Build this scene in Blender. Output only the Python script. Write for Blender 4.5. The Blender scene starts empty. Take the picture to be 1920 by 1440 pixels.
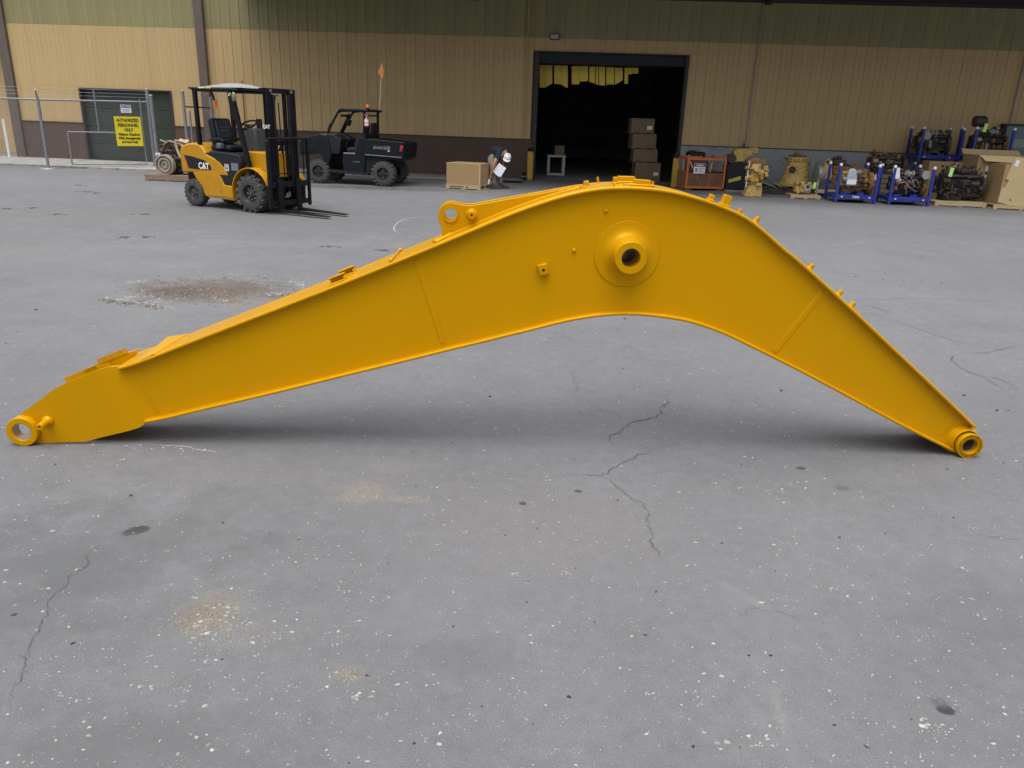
import bpy, math, random
from mathutils import Vector, Matrix, Euler
R = math.radians; PI = math.pi; cos = math.cos; sin = math.sin
C = bpy.context.scene.collection
SC = bpy.context.scene

# ------------------------------------------------------------------ camera
H = 1.78; PITCH = 0.333077; ROLL = 0.035133; FPX = 1440.0
cr, sr, cp, sp = cos(ROLL), sin(ROLL), cos(PITCH), sin(PITCH)
cam = bpy.data.cameras.new('camera'); camo = bpy.data.objects.new('camera', cam); C.objects.link(camo)
right = Vector((cr, sr*sp, sr*cp)); up = Vector((-sr, cr*sp, cr*cp)); back = Vector((0, -cp, sp))
mw = Matrix((right, up, back)).transposed().to_4x4(); mw.translation = (0, 0, H)
camo.matrix_world = mw
cam.sensor_width = 36; cam.lens = 36*FPX/1920; cam.clip_start = .05; cam.clip_end = 500
SC.camera = camo
# ------------------------------------------------------------------ light: soft bright overcast
w = bpy.data.worlds.new("World"); SC.world = w; w.use_nodes = True
nt = w.node_tree; nt.nodes.clear()
sky = nt.nodes.new('ShaderNodeTexSky'); sky.sky_type = 'NISHITA'; sky.sun_disc = False
SUN_EL, SUN_AZ = 76, 200     # azimuth clockwise from +Y (the sun is behind the photographer)
sky.sun_elevation = R(SUN_EL); sky.sun_rotation = R(SUN_AZ); sky.air_density = 1.0; sky.dust_density = 3.0
hs = nt.nodes.new('ShaderNodeHueSaturation'); hs.inputs['Saturation'].default_value = 0.22
bg = nt.nodes.new('ShaderNodeBackground'); bg.inputs['Strength'].default_value = 0.132
wo = nt.nodes.new('ShaderNodeOutputWorld')
nt.links.new(sky.outputs[0], hs.inputs['Color']); 
# overcast sky: brighter towards the zenith, dimmer at the horizon (CIE overcast distribution), the same all round
wtc = nt.nodes.new('ShaderNodeTexCoord'); wsx = nt.nodes.new('ShaderNodeSeparateXYZ'); nt.links.new(wtc.outputs['Generated'], wsx.inputs[0])
wmr = nt.nodes.new('ShaderNodeMapRange'); wmr.inputs[3].default_value = .5; wmr.inputs[4].default_value = 1.75; nt.links.new(wsx.outputs[2], wmr.inputs[0])
wvm = nt.nodes.new('ShaderNodeVectorMath'); wvm.operation = 'SCALE'; nt.links.new(hs.outputs[0], wvm.inputs[0]); nt.links.new(wmr.outputs[0], wvm.inputs['Scale'])
nt.links.new(wvm.outputs[0], bg.inputs[0]); nt.links.new(bg.outputs[0], wo.inputs[0])
sl = bpy.data.lights.new('sun', 'SUN'); sl.energy = 1.35; sl.angle = R(62); sl.color = (1, .96, .9)
so = bpy.data.objects.new('sun', sl); C.objects.link(so); so.location = (0, -5, 12)
so.rotation_euler = (R(90-SUN_EL), 0, R(180-SUN_AZ))
SC.view_settings.view_transform = 'Standard'; SC.view_settings.look = 'None'
SC.view_settings.exposure = 0.47; SC.view_settings.gamma = 1
SC.view_settings.use_curve_mapping = False

# ------------------------------------------------------------------ measuring helpers (photo survey -> metres)
def ray(px, py):
    u = (px-960)/FPX; v = (py-720)/FPX
    u2 = u*cr+v*sr; v2 = -u*sr+v*cr
    return Vector((u2, cp-v2*sp, -sp-v2*cp))
def gp(px, py, z=0.0):
    d = ray(px, py); t = (z-H)/d.z; return Vector((d.x*t, d.y*t, z))
def at(px, py, Y):
    d = ray(px, py); t = Y/d.y; return Vector((d.x*t, Y, d.z*t+H))
class Frame:                      # upright local frame on the ground: x along, y away, z up
    def __init__(s, x, y, ang): s.o = Vector((x, y)); s.a = ang; s.u = Vector((cos(ang), sin(ang))); s.n = Vector((-sin(ang), cos(ang)))
    def pt(s, px, py, yl=0.0):    # (local x, z) where the sight line meets the upright plane at local y = yl
        d = ray(px, py); d2 = Vector((d.x, d.y)); t = (s.o.dot(s.n)+yl)/d2.dot(s.n)
        q = d2*t-s.o; return q.dot(s.u), H+d.z*t

# ------------------------------------------------------------------ mesh helpers
class MB:
    def __init__(s, T=None): s.v = []; s.f = []; s.T = T
    def add(s, vs, fs):
        b = len(s.v)
        for p in vs:
            p = Vector(p); s.v.append(s.T @ p if s.T else p)
        s.f += [tuple(b+i for i in f) for f in fs]; return s
    def bx(s, x0, x1, y0, y1, z0, z1):
        return s.add([(x0,y0,z0),(x1,y0,z0),(x1,y1,z0),(x0,y1,z0),(x0,y0,z1),(x1,y0,z1),(x1,y1,z1),(x0,y1,z1)],
                     [(0,3,2,1),(4,5,6,7),(0,1,5,4),(1,2,6,5),(2,3,7,6),(3,0,4,7)])
    def box(s, c, d, rot=(0,0,0)):
        m = Matrix.Translation(c) @ Euler(rot).to_matrix().to_4x4(); x, y, z = d[0]/2, d[1]/2, d[2]/2
        vs = [m @ Vector(p) for p in [(-x,-y,-z),(x,-y,-z),(x,y,-z),(-x,y,-z),(-x,-y,z),(x,-y,z),(x,y,z),(-x,y,z)]]
        return s.add(vs, [(0,3,2,1),(4,5,6,7),(0,1,5,4),(1,2,6,5),(2,3,7,6),(3,0,4,7)])
    @staticmethod
    def basis(a, b):
        d = (Vector(b)-Vector(a)).normalized(); h = Vector((0,0,1)) if abs(d.z) < .95 else Vector((1,0,0))
        e = d.cross(h).normalized(); return d, e, e.cross(d)
    def cyl(s, a, b, r, r2=None, n=16, cap=True):
        r2 = r if r2 is None else r2; d, e, g = s.basis(a, b); a = Vector(a); b = Vector(b)
        vs = [a+(e*cos(2*PI*i/n)+g*sin(2*PI*i/n))*r for i in range(n)]+[b+(e*cos(2*PI*i/n)+g*sin(2*PI*i/n))*r2 for i in range(n)]
        fs = [(i, i+n, (i+1)%n+n, (i+1)%n) for i in range(n)]
        if cap: fs += [tuple(range(n)), tuple(range(2*n-1, n-1, -1))]
        return s.add(vs, fs)
    def lathe(s, prof, o, axis, n=24, closed=False):     # prof: (radius, distance along axis)
        o = Vector(o); d, e, g = s.basis((0,0,0), axis); vs = []; m = len(prof)
        for r, t in prof:
            for i in range(n): vs.append(o+d*t+(e*cos(2*PI*i/n)+g*sin(2*PI*i/n))*max(r, 1e-5))
        fs = []
        for j in range(m if closed else m-1):
            k = (j+1) % m
            for i in range(n): fs.append((j*n+i, k*n+i, k*n+(i+1)%n, j*n+(i+1)%n))
        return s.add(vs, fs)
    def tube(s, a, b, ro, ri, n=24):
        L = (Vector(b)-Vector(a)).length
        return s.lathe([(ro,0),(ro,L),(ri,L),(ri,0)], a, Vector(b)-Vector(a), n, True)
    def path(s, pts, r, n=8, smooth=0, rr=None):
        pts = [Vector(p) for p in pts]
        if smooth: pts = crom(pts, smooth)
        vs = []; m = len(pts); pe = None
        for j, p in enumerate(pts):
            d = (pts[min(j+1, m-1)]-pts[max(j-1, 0)]).normalized()
            if pe is None:
                h = Vector((0,0,1)) if abs(d.z) < .9 else Vector((1,0,0)); e = d.cross(h).normalized()
            else: e = (pe-d*pe.dot(d)).normalized()
            pe = e; g = d.cross(e); q = rr[j] if rr else r
            vs += [p+(e*cos(2*PI*i/n)+g*sin(2*PI*i/n))*q for i in range(n)]
        fs = [(j*n+i, (j+1)*n+i, (j+1)*n+(i+1)%n, j*n+(i+1)%n) for j in range(m-1) for i in range(n)]
        fs += [tuple(range(n-1, -1, -1)), tuple(range((m-1)*n, m*n))]
        return s.add(vs, fs)
    def bar(s, a, b, w_, h_, up=(0,0,1)):
        a = Vector(a); b = Vector(b); d = (b-a).normalized(); up = Vector(up)
        if abs(d.dot(up)) > .98: up = Vector((1,0,0))
        e = d.cross(up).normalized()*w_/2; g = e.cross(d).normalized()*h_/2
        vs = [a-e-g, a+e-g, a+e+g, a-e+g, b-e-g, b+e-g, b+e+g, b-e+g]
        return s.add(vs, [(0,3,2,1),(4,5,6,7),(0,1,5,4),(1,2,6,5),(2,3,7,6),(3,0,4,7)])
    def prism(s, pts, lo, hi, plane='xz'):
        f = {'xz': lambda p, t: (p[0], t, p[1]), 'xy': lambda p, t: (p[0], p[1], t), 'yz': lambda p, t: (t, p[0], p[1])}[plane]
        n = len(pts); vs = [f(p, lo) for p in pts]+[f(p, hi) for p in pts]
        return s.add(vs, [tuple(range(n)), tuple(range(2*n-1, n-1, -1))]+[(i, i+n, (i+1)%n+n, (i+1)%n) for i in range(n)])
    def ball(s, c, r, sc=(1,1,1), n=12, m=8, top=PI):
        c = Vector(c); vs = []; fs = []
        for j in range(m+1):
            t = top*j/m
            for i in range(n): vs.append(c+Vector((sc[0]*r*sin(t)*cos(2*PI*i/n), sc[1]*r*sin(t)*sin(2*PI*i/n), sc[2]*r*cos(t))))
        for j in range(m):
            for i in range(n): fs.append((j*n+i, (j+1)*n+i, (j+1)*n+(i+1)%n, j*n+(i+1)%n))
        return s.add(vs, fs)
    def mesh(s, name, mat, smooth=32):
        me = bpy.data.meshes.new(name); me.from_pydata([tuple(p) for p in s.v], [], s.f)
        import bmesh
        bm = bmesh.new(); bm.from_mesh(me); bmesh.ops.remove_doubles(bm, verts=bm.verts, dist=1e-5)
        bmesh.ops.recalc_face_normals(bm, faces=bm.faces); bm.to_mesh(me); bm.free()
        if smooth:
            me.polygons.foreach_set('use_smooth', [True]*len(me.polygons)); me.set_sharp_from_angle(angle=R(smooth))
        if mat: me.materials.append(mat)
        return me
    def build(s, name, mat, parent=None, bevel=0, smooth=32, label=None):
        o = bpy.data.objects.new(name, s.mesh(name, mat, smooth)); C.objects.link(o)
        if parent: o.parent = parent
        if bevel:
            b = o.modifiers.new('bevel', 'BEVEL'); b.width = bevel; b.segments = 2; b.limit_method = 'ANGLE'; b.angle_limit = R(35)
        if label: o['label'] = label
        return o
def crom(pts, k=6):
    out = []
    n = len(pts)
    for i in range(n-1):
        p0, p1, p2, p3 = pts[max(i-1,0)], pts[i], pts[i+1], pts[min(i+2,n-1)]
        for j in range(k):
            t = j/k
            out.append(tuple(.5*((2*b)+(-a+c)*t+(2*a-5*b+4*c-d)*t*t+(-a+3*b-3*c+d)*t**3) for a, b, c, d in zip(p0, p1, p2, p3)))
    out.append(tuple(pts[-1])); return [Vector(p) for p in out]
def thing(name, label, cat, loc=(0,0,0), rz=0, group=None):
    o = bpy.data.objects.new(name, None); C.objects.link(o); o.location = loc; o.rotation_euler = (0,0,rz)
    o.empty_display_size = .2; o['label'] = label; o['category'] = cat
    if group: o['group'] = group
    return o
def tag(o, label, cat, group=None):
    o['label'] = label; o['category'] = cat
    if group: o['group'] = group
    return o
def struct(o): o['kind'] = 'structure'; return o
def stuff(o): o['kind'] = 'stuff'; return o
def kids(o): return [c for c in bpy.data.objects if c.parent == o]
def dup(root, loc, rz=None, label=None, group=None):
    r = root.copy(); C.objects.link(r); r.location = loc
    if rz is not None: r.rotation_euler = (0,0,rz)
    if label: r['label'] = label
    if group: r['group'] = group
    for ch in kids(root):
        c = ch.copy(); C.objects.link(c); c.parent = r
        for g in kids(ch):
            d = g.copy(); C.objects.link(d); d.parent = c
    return r
def cut(o, cutter_mb):                                   # drill holes: boolean applied at once, cutter removed
    k = cutter_mb.build('cutter', None, o.parent)
    m = o.modifiers.new('b', 'BOOLEAN'); m.object = k; m.operation = 'DIFFERENCE'; m.solver = 'EXACT'
    bpy.context.view_layer.update()
    dg = bpy.context.evaluated_depsgraph_get(); me = bpy.data.meshes.new_from_object(o.evaluated_get(dg))
    o.modifiers.clear(); o.data = me
    me.polygons.foreach_set('use_smooth', [True]*len(me.polygons)); me.set_sharp_from_angle(angle=R(32))
    bpy.data.objects.remove(k)
def text(s, size, mat, parent, M, name='lettering', ext=.001, bold=0, sx=1):
    cu = bpy.data.curves.new(name, 'FONT'); cu.body = s; cu.size = size; cu.extrude = ext; cu.align_x = 'CENTER'; cu.align_y = 'CENTER'
    cu.offset = bold; cu.resolution_u = 2
    o = bpy.data.objects.new('t', cu); C.objects.link(o); bpy.context.view_layer.update()
    me = bpy.data.meshes.new_from_object(o.evaluated_get(bpy.context.evaluated_depsgraph_get())); bpy.data.objects.remove(o)
    me.materials.clear(); me.materials.append(mat)
    q = bpy.data.objects.new(name, me); C.objects.link(q); q.parent = parent; q.matrix_local = M @ Matrix.Diagonal((sx,1,1,1)); return q
def shear_text(q, k=.25):
    for v in q.data.vertices: v.co.x += v.co.y*k
    return q
def fit_text(q, W):
    xs = [v.co.x for v in q.data.vertices]; k = W/(max(xs)-min(xs)); q.scale.x *= k; return q
def face_y(x, y, z, rx=90, rz=0, tilt=0): # text matrix facing -y
    return Matrix.Translation((x,y,z)) @ Euler((R(rx),0,R(rz))).to_matrix().to_4x4() @ Matrix.Rotation(R(tilt),4,'Z')

# ------------------------------------------------------------------ materials
def N(nt, t, **kw):
    n = nt.nodes.new(t)
    for k, v in kw.items():
        if k in n.inputs.keys() if isinstance(k, str) else False: n.inputs[k].default_value = v
        else: setattr(n, k, v)
    return n
MATS = {}
def mat(name, col, rough=.5, metal=0, var=.12, scale=6, bump=0, bscale=60, coat=0, dirt=None, dirtamt=.3, spec=.5, alpha=1, stretch=None, trans=0):
    if name in MATS: return MATS[name]
    m = bpy.data.materials.new(name); m.use_nodes = True; t = m.node_tree; L = t.links; p = t.nodes['Principled BSDF']
    p.inputs['Roughness'].default_value = rough; p.inputs['Metallic'].default_value = metal
    p.inputs['Coat Weight'].default_value = coat; p.inputs['Specular IOR Level'].default_value = spec
    p.inputs['Coat Roughness'].default_value = .15
    if alpha < 1: p.inputs['Alpha'].default_value = alpha
    if trans: p.inputs['Transmission Weight'].default_value = trans
    tc = t.nodes.new('ShaderNodeTexCoord'); mp = t.nodes.new('ShaderNodeMapping'); L.new(tc.outputs['Object'], mp.inputs[0])
    if stretch: mp.inputs['Scale'].default_value = stretch
    n = t.nodes.new('ShaderNodeTexNoise'); n.inputs['Scale'].default_value = scale; n.inputs['Detail'].default_value = 6; n.inputs['Roughness'].default_value = .6
    L.new(mp.outputs[0], n.inputs['Vector'])
    cr_ = t.nodes.new('ShaderNodeValToRGB'); cr_.color_ramp.elements[0].position = .3; cr_.color_ramp.elements[1].position = .7
    a = tuple(c*(1-var) for c in col)+(1,); b = tuple(min(1, c*(1+var)) for c in col)+(1,)
    cr_.color_ramp.elements[0].color = a; cr_.color_ramp.elements[1].color = b; L.new(n.outputs['Fac'], cr_.inputs[0])
    out = cr_.outputs[0]
    if dirt:
        n2 = t.nodes.new('ShaderNodeTexNoise'); n2.inputs['Scale'].default_value = scale*1.7; n2.inputs['Detail'].default_value = 8; n2.inputs['Roughness'].default_value = .75
        L.new(mp.outputs[0], n2.inputs['Vector'])
        r2 = t.nodes.new('ShaderNodeValToRGB'); r2.color_ramp.elements[0].position = .58-dirtamt*.4; r2.color_ramp.elements[1].position = .72-dirtamt*.25
        L.new(n2.outputs['Fac'], r2.inputs[0])
        mx = t.nodes.new('ShaderNodeMixRGB'); mx.inputs[2].default_value = tuple(dirt)+(1,); L.new(r2.outputs[0], mx.inputs[0]); L.new(out, mx.inputs[1]); out = mx.outputs[0]
    L.new(out, p.inputs['Base Color'])
    rm = t.nodes.new('ShaderNodeMapRange'); rm.inputs[3].default_value = max(0, rough-.08); rm.inputs[4].default_value = min(1, rough+.1)
    L.new(n.outputs['Fac'], rm.inputs[0]); L.new(rm.outputs[0], p.inputs['Roughness'])
    if bump:
        n3 = t.nodes.new('ShaderNodeTexNoise'); n3.inputs['Scale'].default_value = bscale; n3.inputs['Detail'].default_value = 4; L.new(mp.outputs[0], n3.inputs['Vector'])
        bp = t.nodes.new('ShaderNodeBump'); bp.inputs['Strength'].default_value = bump; bp.inputs['Distance'].default_value = .01
        L.new(n3.outputs['Fac'], bp.inputs['Height']); L.new(bp.outputs[0], p.inputs['Normal'])
    MATS[name] = m; return m
BOOM = mat('boom_paint', (.555,.272,.001), .30, var=.03, scale=1.2, bump=.02, bscale=300, spec=.6)
BOOM.node_tree.nodes['Principled BSDF'].inputs['Specular Tint'].default_value = (1,.72,.10,1)
BORE = mat('bare_bore_steel', (.30,.24,.18), .5, .6, var=.3, scale=30)
TAN = mat('tan_sheet_metal', (.53,.375,.178), .55, var=.05, scale=1.2, bump=.03, bscale=30, dirt=(.36,.26,.14), dirtamt=.12, stretch=(1,1,.15))
GRN = mat('green_sheet_metal', (.285,.262,.12), .5, var=.12, scale=2.2, stretch=(1,1,.2))
BRN = mat('brown_block_paint', (.10,.062,.048), .75, var=.08, scale=2, bump=.25, bscale=12)
GRYB = mat('grey_block_paint', (.30,.32,.34), .7, var=.08, scale=2, bump=.2, bscale=12, dirt=(.13,.13,.12), dirtamt=.1)
DKM = mat('dark_flashing', (.035,.03,.028), .6, var=.2)
PIPE = mat('brown_downspout', (.13,.10,.085), .5, var=.1)
CONC = mat('old_concrete', (.34,.33,.30), .9, var=.18, scale=3, bump=.4, bscale=40, dirt=(.16,.155,.14), dirtamt=.3)
GALV = mat('galvanised_steel', (.26,.275,.31), .45, .35, var=.15, scale=20)
BLK = mat('black_rubber', (.028,.028,.03), .8, var=.3, scale=25, bump=.2, bscale=90, dirt=(.12,.115,.11), dirtamt=.35)
BLKM = mat('black_painted_steel', (.008,.008,.010), .5, var=.3, scale=14, spec=.22)
BLKP = mat('black_plastic', (.014,.017,.024), .5, var=.2, scale=14, spec=.3)
NAVY = mat('dark_slate_bodywork', (.006,.009,.015), .42, var=.2, scale=6, spec=.3)
CATY = mat('machine_yellow', (.52,.255,.006), .4, var=.06, scale=4, spec=.35, dirt=(.28,.16,.04), dirtamt=.05)
OLDY = mat('worn_yellow_casting', (.60,.41,.12), .6, var=.2, scale=16, bump=.3, bscale=50, dirt=(.12,.07,.03), dirtamt=.28)
RUSTY = mat('rusty_orange_casting', (.38,.19,.045), .7, var=.35, scale=12, bump=.4, bscale=60, dirt=(.035,.025,.02), dirtamt=.5)
OILY = mat('oily_dark_casting', (.035,.028,.024), .5, var=.5, scale=14, bump=.4, bscale=60, dirt=(.12,.08,.05), dirtamt=.2)
ALU = mat('dull_aluminium', (.34,.34,.33), .5, .4, var=.25, scale=18, dirt=(.12,.11,.10), dirtamt=.3)
BLUE = mat('blue_rack_paint', (.02,.036,.27), .45, var=.15, scale=8, dirt=(.02,.02,.09), dirtamt=.15)
WHT = mat('white_plastic', (.78,.78,.78), .5, var=.04)
PAPER = mat('white_paper', (.75,.76,.82), .8, var=.03)
ORNG = mat('orange_frame_paint', (.55,.13,.035), .55, var=.12, scale=10, dirt=(.25,.12,.07), dirtamt=.2)
CARD = mat('corrugated_cardboard', (.36,.235,.115), .85, var=.05, scale=3, bump=.08, bscale=90, stretch=(1,1,3))
CARDL = mat('pale_cardboard', (.52,.40,.21), .85, var=.05, scale=3, bump=.08, bscale=90)
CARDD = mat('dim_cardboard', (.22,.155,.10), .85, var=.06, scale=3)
WOOD = mat('pallet_wood', (.50,.38,.21), .85, var=.2, scale=8, bump=.2, bscale=30, stretch=(1,6,6), dirt=(.22,.17,.11), dirtamt=.2)
WOODO = mat('old_pallet_wood', (.27,.19,.13), .85, var=.25, scale=8, bump=.2, stretch=(1,6,6), dirt=(.12,.10,.09), dirtamt=.25)
SAFY = mat('bollard_yellow', (.50,.30,.03), .6, var=.15, scale=9, dirt=(.25,.16,.05), dirtamt=.25)
SIGNY = mat('sign_yellow', (.80,.66,.02), .5, var=.04)
SIGNK = mat('sign_black_print', (.02,.02,.015), .6, var=.05)
LIME = mat('lime_tag', (.50,.85,.22), .6, var=.05)
RED = mat('red_enamel', (.45,.02,.025), .35, var=.1, coat=.3)
ORP = mat('orange_lens', (.85,.16,.02), .3, var=.1)
SKIN = mat('skin', (.42,.21,.13), .6, var=.1, scale=20)
SHIRT = mat('dark_navy_cotton', (.012,.02,.035), .9, var=.2, scale=12, bump=.3, bscale=18)
TROU = mat('grey_work_trousers', (.28,.265,.22), .9, var=.25, scale=14, bump=.5, bscale=16, dirt=(.10,.095,.085), dirtamt=.3)
BOOT = mat('brown_leather', (.07,.045,.035), .6, var=.2)
CLEAR = mat('cloudy_plastic_bag', (.55,.58,.66), .3, var=.1, alpha=.75)
HOSE = mat('yellow_hose', (.55,.30,.06), .5, var=.1)
DGRN = mat('dark_green_door', (.035,.045,.032), .5, var=.12, scale=3)
CURT = mat('yellow_strip_vinyl', (.85,.62,.06), .4, var=.15, scale=5, stretch=(8,8,1))
INT = mat('dim_interior', (.25,.23,.22), .9, var=.3, scale=2)
CHALK = mat('pale_chalk', (.45,.45,.45), .9, var=.1, scale=30)
CRACK = mat('crack_tar', (.055,.055,.06), .95, var=.3, scale=20)  # dark tone of the cracks themselves

for m_, amt in ((TAN, .035), (GRN, .07)):      # every sheet a slightly different tone, plus rain streaks running down the sheets
    t_ = m_.node_tree; bsdf = t_.nodes['Principled BSDF']; src = bsdf.inputs['Base Color'].links[0].from_socket
    oi = t_.nodes.new('ShaderNodeObjectInfo'); mr = t_.nodes.new('ShaderNodeMapRange'); mr.inputs[3].default_value = 1-amt; mr.inputs[4].default_value = 1+amt*.5
    t_.links.new(oi.outputs['Random'], mr.inputs[0])
    ge = t_.nodes.new('ShaderNodeNewGeometry'); mp_ = t_.nodes.new('ShaderNodeMapping'); mp_.inputs['Scale'].default_value = (9, 9, .35); t_.links.new(ge.outputs['Position'], mp_.inputs[0])
    ns = t_.nodes.new('ShaderNodeTexNoise'); ns.inputs['Scale'].default_value = 1; ns.inputs['Detail'].default_value = 5; t_.links.new(mp_.outputs[0], ns.inputs['Vector'])
    mr2 = t_.nodes.new('ShaderNodeMapRange'); mr2.inputs[1].default_value = .3; mr2.inputs[2].default_value = .7; mr2.inputs[3].default_value = .95; mr2.inputs[4].default_value = 1.03; t_.links.new(ns.outputs['Fac'], mr2.inputs[0])
    mm = t_.nodes.new('ShaderNodeMath'); mm.operation = 'MULTIPLY'; t_.links.new(mr.outputs[0], mm.inputs[0]); t_.links.new(mr2.outputs[0], mm.inputs[1])
    vm = t_.nodes.new('ShaderNodeVectorMath'); vm.operation = 'SCALE'; t_.links.new(src, vm.inputs[0]); t_.links.new(mm.outputs[0], vm.inputs['Scale']); t_.links.new(vm.outputs[0], bsdf.inputs['Base Color'])
# ------------------------------------------------------------------ ground
def ground_mat():
    m = bpy.data.materials.new('worn_grey_asphalt'); m.use_nodes = True; t = m.node_tree; L = t.links; nd = t.nodes; p = nd['Principled BSDF']
    geo = nd.new('ShaderNodeNewGeometry'); pos = geo.outputs['Position']
    def noise(sc, det=4, ro=.5, vec=None, dist=0):
        n = nd.new('ShaderNodeTexNoise'); n.inputs['Scale'].default_value = sc; n.inputs['Detail'].default_value = det; n.inputs['Roughness'].default_value = ro
        n.inputs['Distortion'].default_value = dist; L.new(vec or pos, n.inputs['Vector']); return n.outputs['Fac']
    def ramp(f, a, b, ca=(0,0,0), cb=(1,1,1)):
        r = nd.new('ShaderNodeValToRGB'); e = r.color_ramp.elements; e[0].position = a; e[1].position = b; e[0].color = tuple(ca)+(1,); e[1].color = tuple(cb)+(1,); L.new(f, r.inputs[0]); return r.outputs[0]
    def mix(f, a, b, mode='MIX'):
        x = nd.new('ShaderNodeMixRGB'); x.blend_type = mode
        for i, v in ((0, f), (1, a), (2, b)):
            if isinstance(v, (int, float)): x.inputs[i].default_value = v
            elif isinstance(v, tuple): x.inputs[i].default_value = v+(1,)
            else: L.new(v, x.inputs[i])
        return x.outputs[0]
    def math_(op, a, b):
        x = nd.new('ShaderNodeMath'); x.operation = op
        for i, v in ((0, a), (1, b)):
            if isinstance(v, (int, float)): x.inputs[i].default_value = v
            else: L.new(v, x.inputs[i])
        return x.outputs[0]
    col = ramp(noise(.35, 5, .6), .35, .68, (.147,.149,.157), (.175,.175,.184))
    col = mix(.55, col, ramp(noise(1.6, 6, .65), .3, .7, (.84,.84,.84), (1.10,1.10,1.10)), 'MULTIPLY')
    col = mix(.75, col, ramp(noise(14, 5, .7), .3, .72, (.86,.86,.86), (1.12,1.12,1.12)), 'MULTIPLY')
    col = mix(.9, col, ramp(noise(170, 3, .8), .32, .70, (.72,.72,.73), (1.28,1.28,1.26)), 'MULTIPLY')
    # faint brown dust on the left far part
    sx = nd.new('ShaderNodeSeparateXYZ'); L.new(pos, sx.inputs[0])
    # small pale stone flecks: voronoi cells, only some of them
    for sc, th, sz, c in ((55, .78, .20, (.32,.32,.31)), (120, .70, .26, (.27,.27,.262))):
        v = nd.new('ShaderNodeTexVoronoi'); v.inputs['Scale'].default_value = sc; v.inputs['Randomness'].default_value = 1
        wv = nd.new('ShaderNodeVectorMath'); wv.operation = 'ADD'; nz = nd.new('ShaderNodeTexNoise'); nz.inputs['Scale'].default_value = sc*1.6
        L.new(pos, nz.inputs['Vector']); sv = nd.new('ShaderNodeVectorMath'); sv.operation = 'SCALE'; sv.inputs['Scale'].default_value = .6/sc; L.new(nz.outputs['Color'], sv.inputs[0])
        L.new(pos, wv.inputs[0]); L.new(sv.outputs[0], wv.inputs[1]); L.new(wv.outputs[0], v.inputs['Vector'])
        sp_ = nd.new('ShaderNodeSeparateXYZ'); L.new(v.outputs['Color'], sp_.inputs[0])
        pick = math_('GREATER_THAN', sp_.outputs[0], th)
        rad = math_('MULTIPLY', sp_.outputs[1], sz); inside = math_('LESS_THAN', v.outputs['Distance'], rad)
        col = mix(math_('MULTIPLY', math_('MULTIPLY', pick, inside), .8), col, c)
    # stains, dust, broad tones and painted edge falloff, each with its own shape: (centre x, y, radius x, radius y, colour, strength, raggedness)
    wob = nd.new('ShaderNodeTexNoise'); wob.inputs['Scale'].default_value = 3.2; wob.inputs['Detail'].default_value = 7; wob.inputs['Roughness'].default_value = .7; L.new(pos, wob.inputs['Vector'])
    grain = ramp(noise(75, 8, .85), .42, .58, (.12,.12,.12), (1,1,1))
    wob2 = nd.new('ShaderNodeTexNoise'); wob2.inputs['Scale'].default_value = 13; wob2.inputs['Detail'].default_value = 9; wob2.inputs['Roughness'].default_value = .78; L.new(pos, wob2.inputs['Vector'])
    def stain_or_tone(x, y, rx, ry, c, s, rag=.6, ang=0, soft=.55):
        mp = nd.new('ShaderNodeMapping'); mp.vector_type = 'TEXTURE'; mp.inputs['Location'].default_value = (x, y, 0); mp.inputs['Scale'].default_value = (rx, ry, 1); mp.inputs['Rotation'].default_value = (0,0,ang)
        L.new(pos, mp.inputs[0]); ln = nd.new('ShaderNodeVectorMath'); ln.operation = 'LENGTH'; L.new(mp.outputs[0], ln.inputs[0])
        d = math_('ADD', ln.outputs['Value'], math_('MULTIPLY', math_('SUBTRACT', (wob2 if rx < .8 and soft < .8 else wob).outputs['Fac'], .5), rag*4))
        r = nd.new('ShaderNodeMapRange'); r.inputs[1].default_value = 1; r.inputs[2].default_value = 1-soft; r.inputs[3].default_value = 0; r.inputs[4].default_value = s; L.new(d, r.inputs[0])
        return mix(math_('MULTIPLY', r.outputs[0], grain) if sum(c) > .6 else r.outputs[0], stain_or_tone.c, tuple(q*.74 for q in c))
    stain_or_tone.c = col
    S = []
    def S_(px, py, *a, **k):
        g = gp(px, py); stain_or_tone.c = stain_or_tone(g.x, g.y, *a, **k)
    S_(385, 1150, .15, .17, (.36,.29,.185), .62, .42)
    S_(680, 925, .17, .17, (.37,.33,.26), .5, .45)
    S_(655, 1262, .075, .055, (.33,.28,.22), .35, .5)
    S_(470, 1190, .18, .12, (.27,.26,.23), .25, .6)
    S_(280, 1275, .12, .07, (.26,.25,.22), .2, .6)
    S_(765, 935, .12, .06, (.36,.33,.29), .5, .5)
    S_(730, 872, .2, .12, (.32,.29,.25), .4, .5)
    S_(1010, 1005, .9, .6, (.265,.25,.25), .45, .5, soft=.9)
    S_(820, 1150, .35, .25, (.225,.225,.26), .5, .5, soft=.8)
    S_(870, 1230, .22, .14, (.16,.16,.175), .5, .6)
    S_(400, 545, .98, .62, (.15,.118,.092), .95, .5)
    S_(330, 548, .4, .34, (.12,.095,.08), .9, .6)
    S_(480, 565, .55, .22, (.25,.21,.18), .8, .4)
    S_(255, 995, .064, .042, (.03,.03,.034), 1, .16, ang=.6, soft=.25)
    S_(1773, 1331, .034, .027, (.035,.035,.04), 1, .15, soft=.3)
    S_(1762, 1318, .04, .03, (.11,.11,.12), .8, .2, soft=.6)
    S_(1084, 921, .022, .02, (.075,.07,.07), .9, .1, soft=.3)
    S_(980, 944, .022, .022, (.065,.06,.06), .9, .1, soft=.3)
    S_(1502, 878, .032, .025, (.05,.05,.055), .9, .25, soft=.3)
    S_(1578, 915, .06, .04, (.12,.12,.125), .7, .3)
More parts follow.
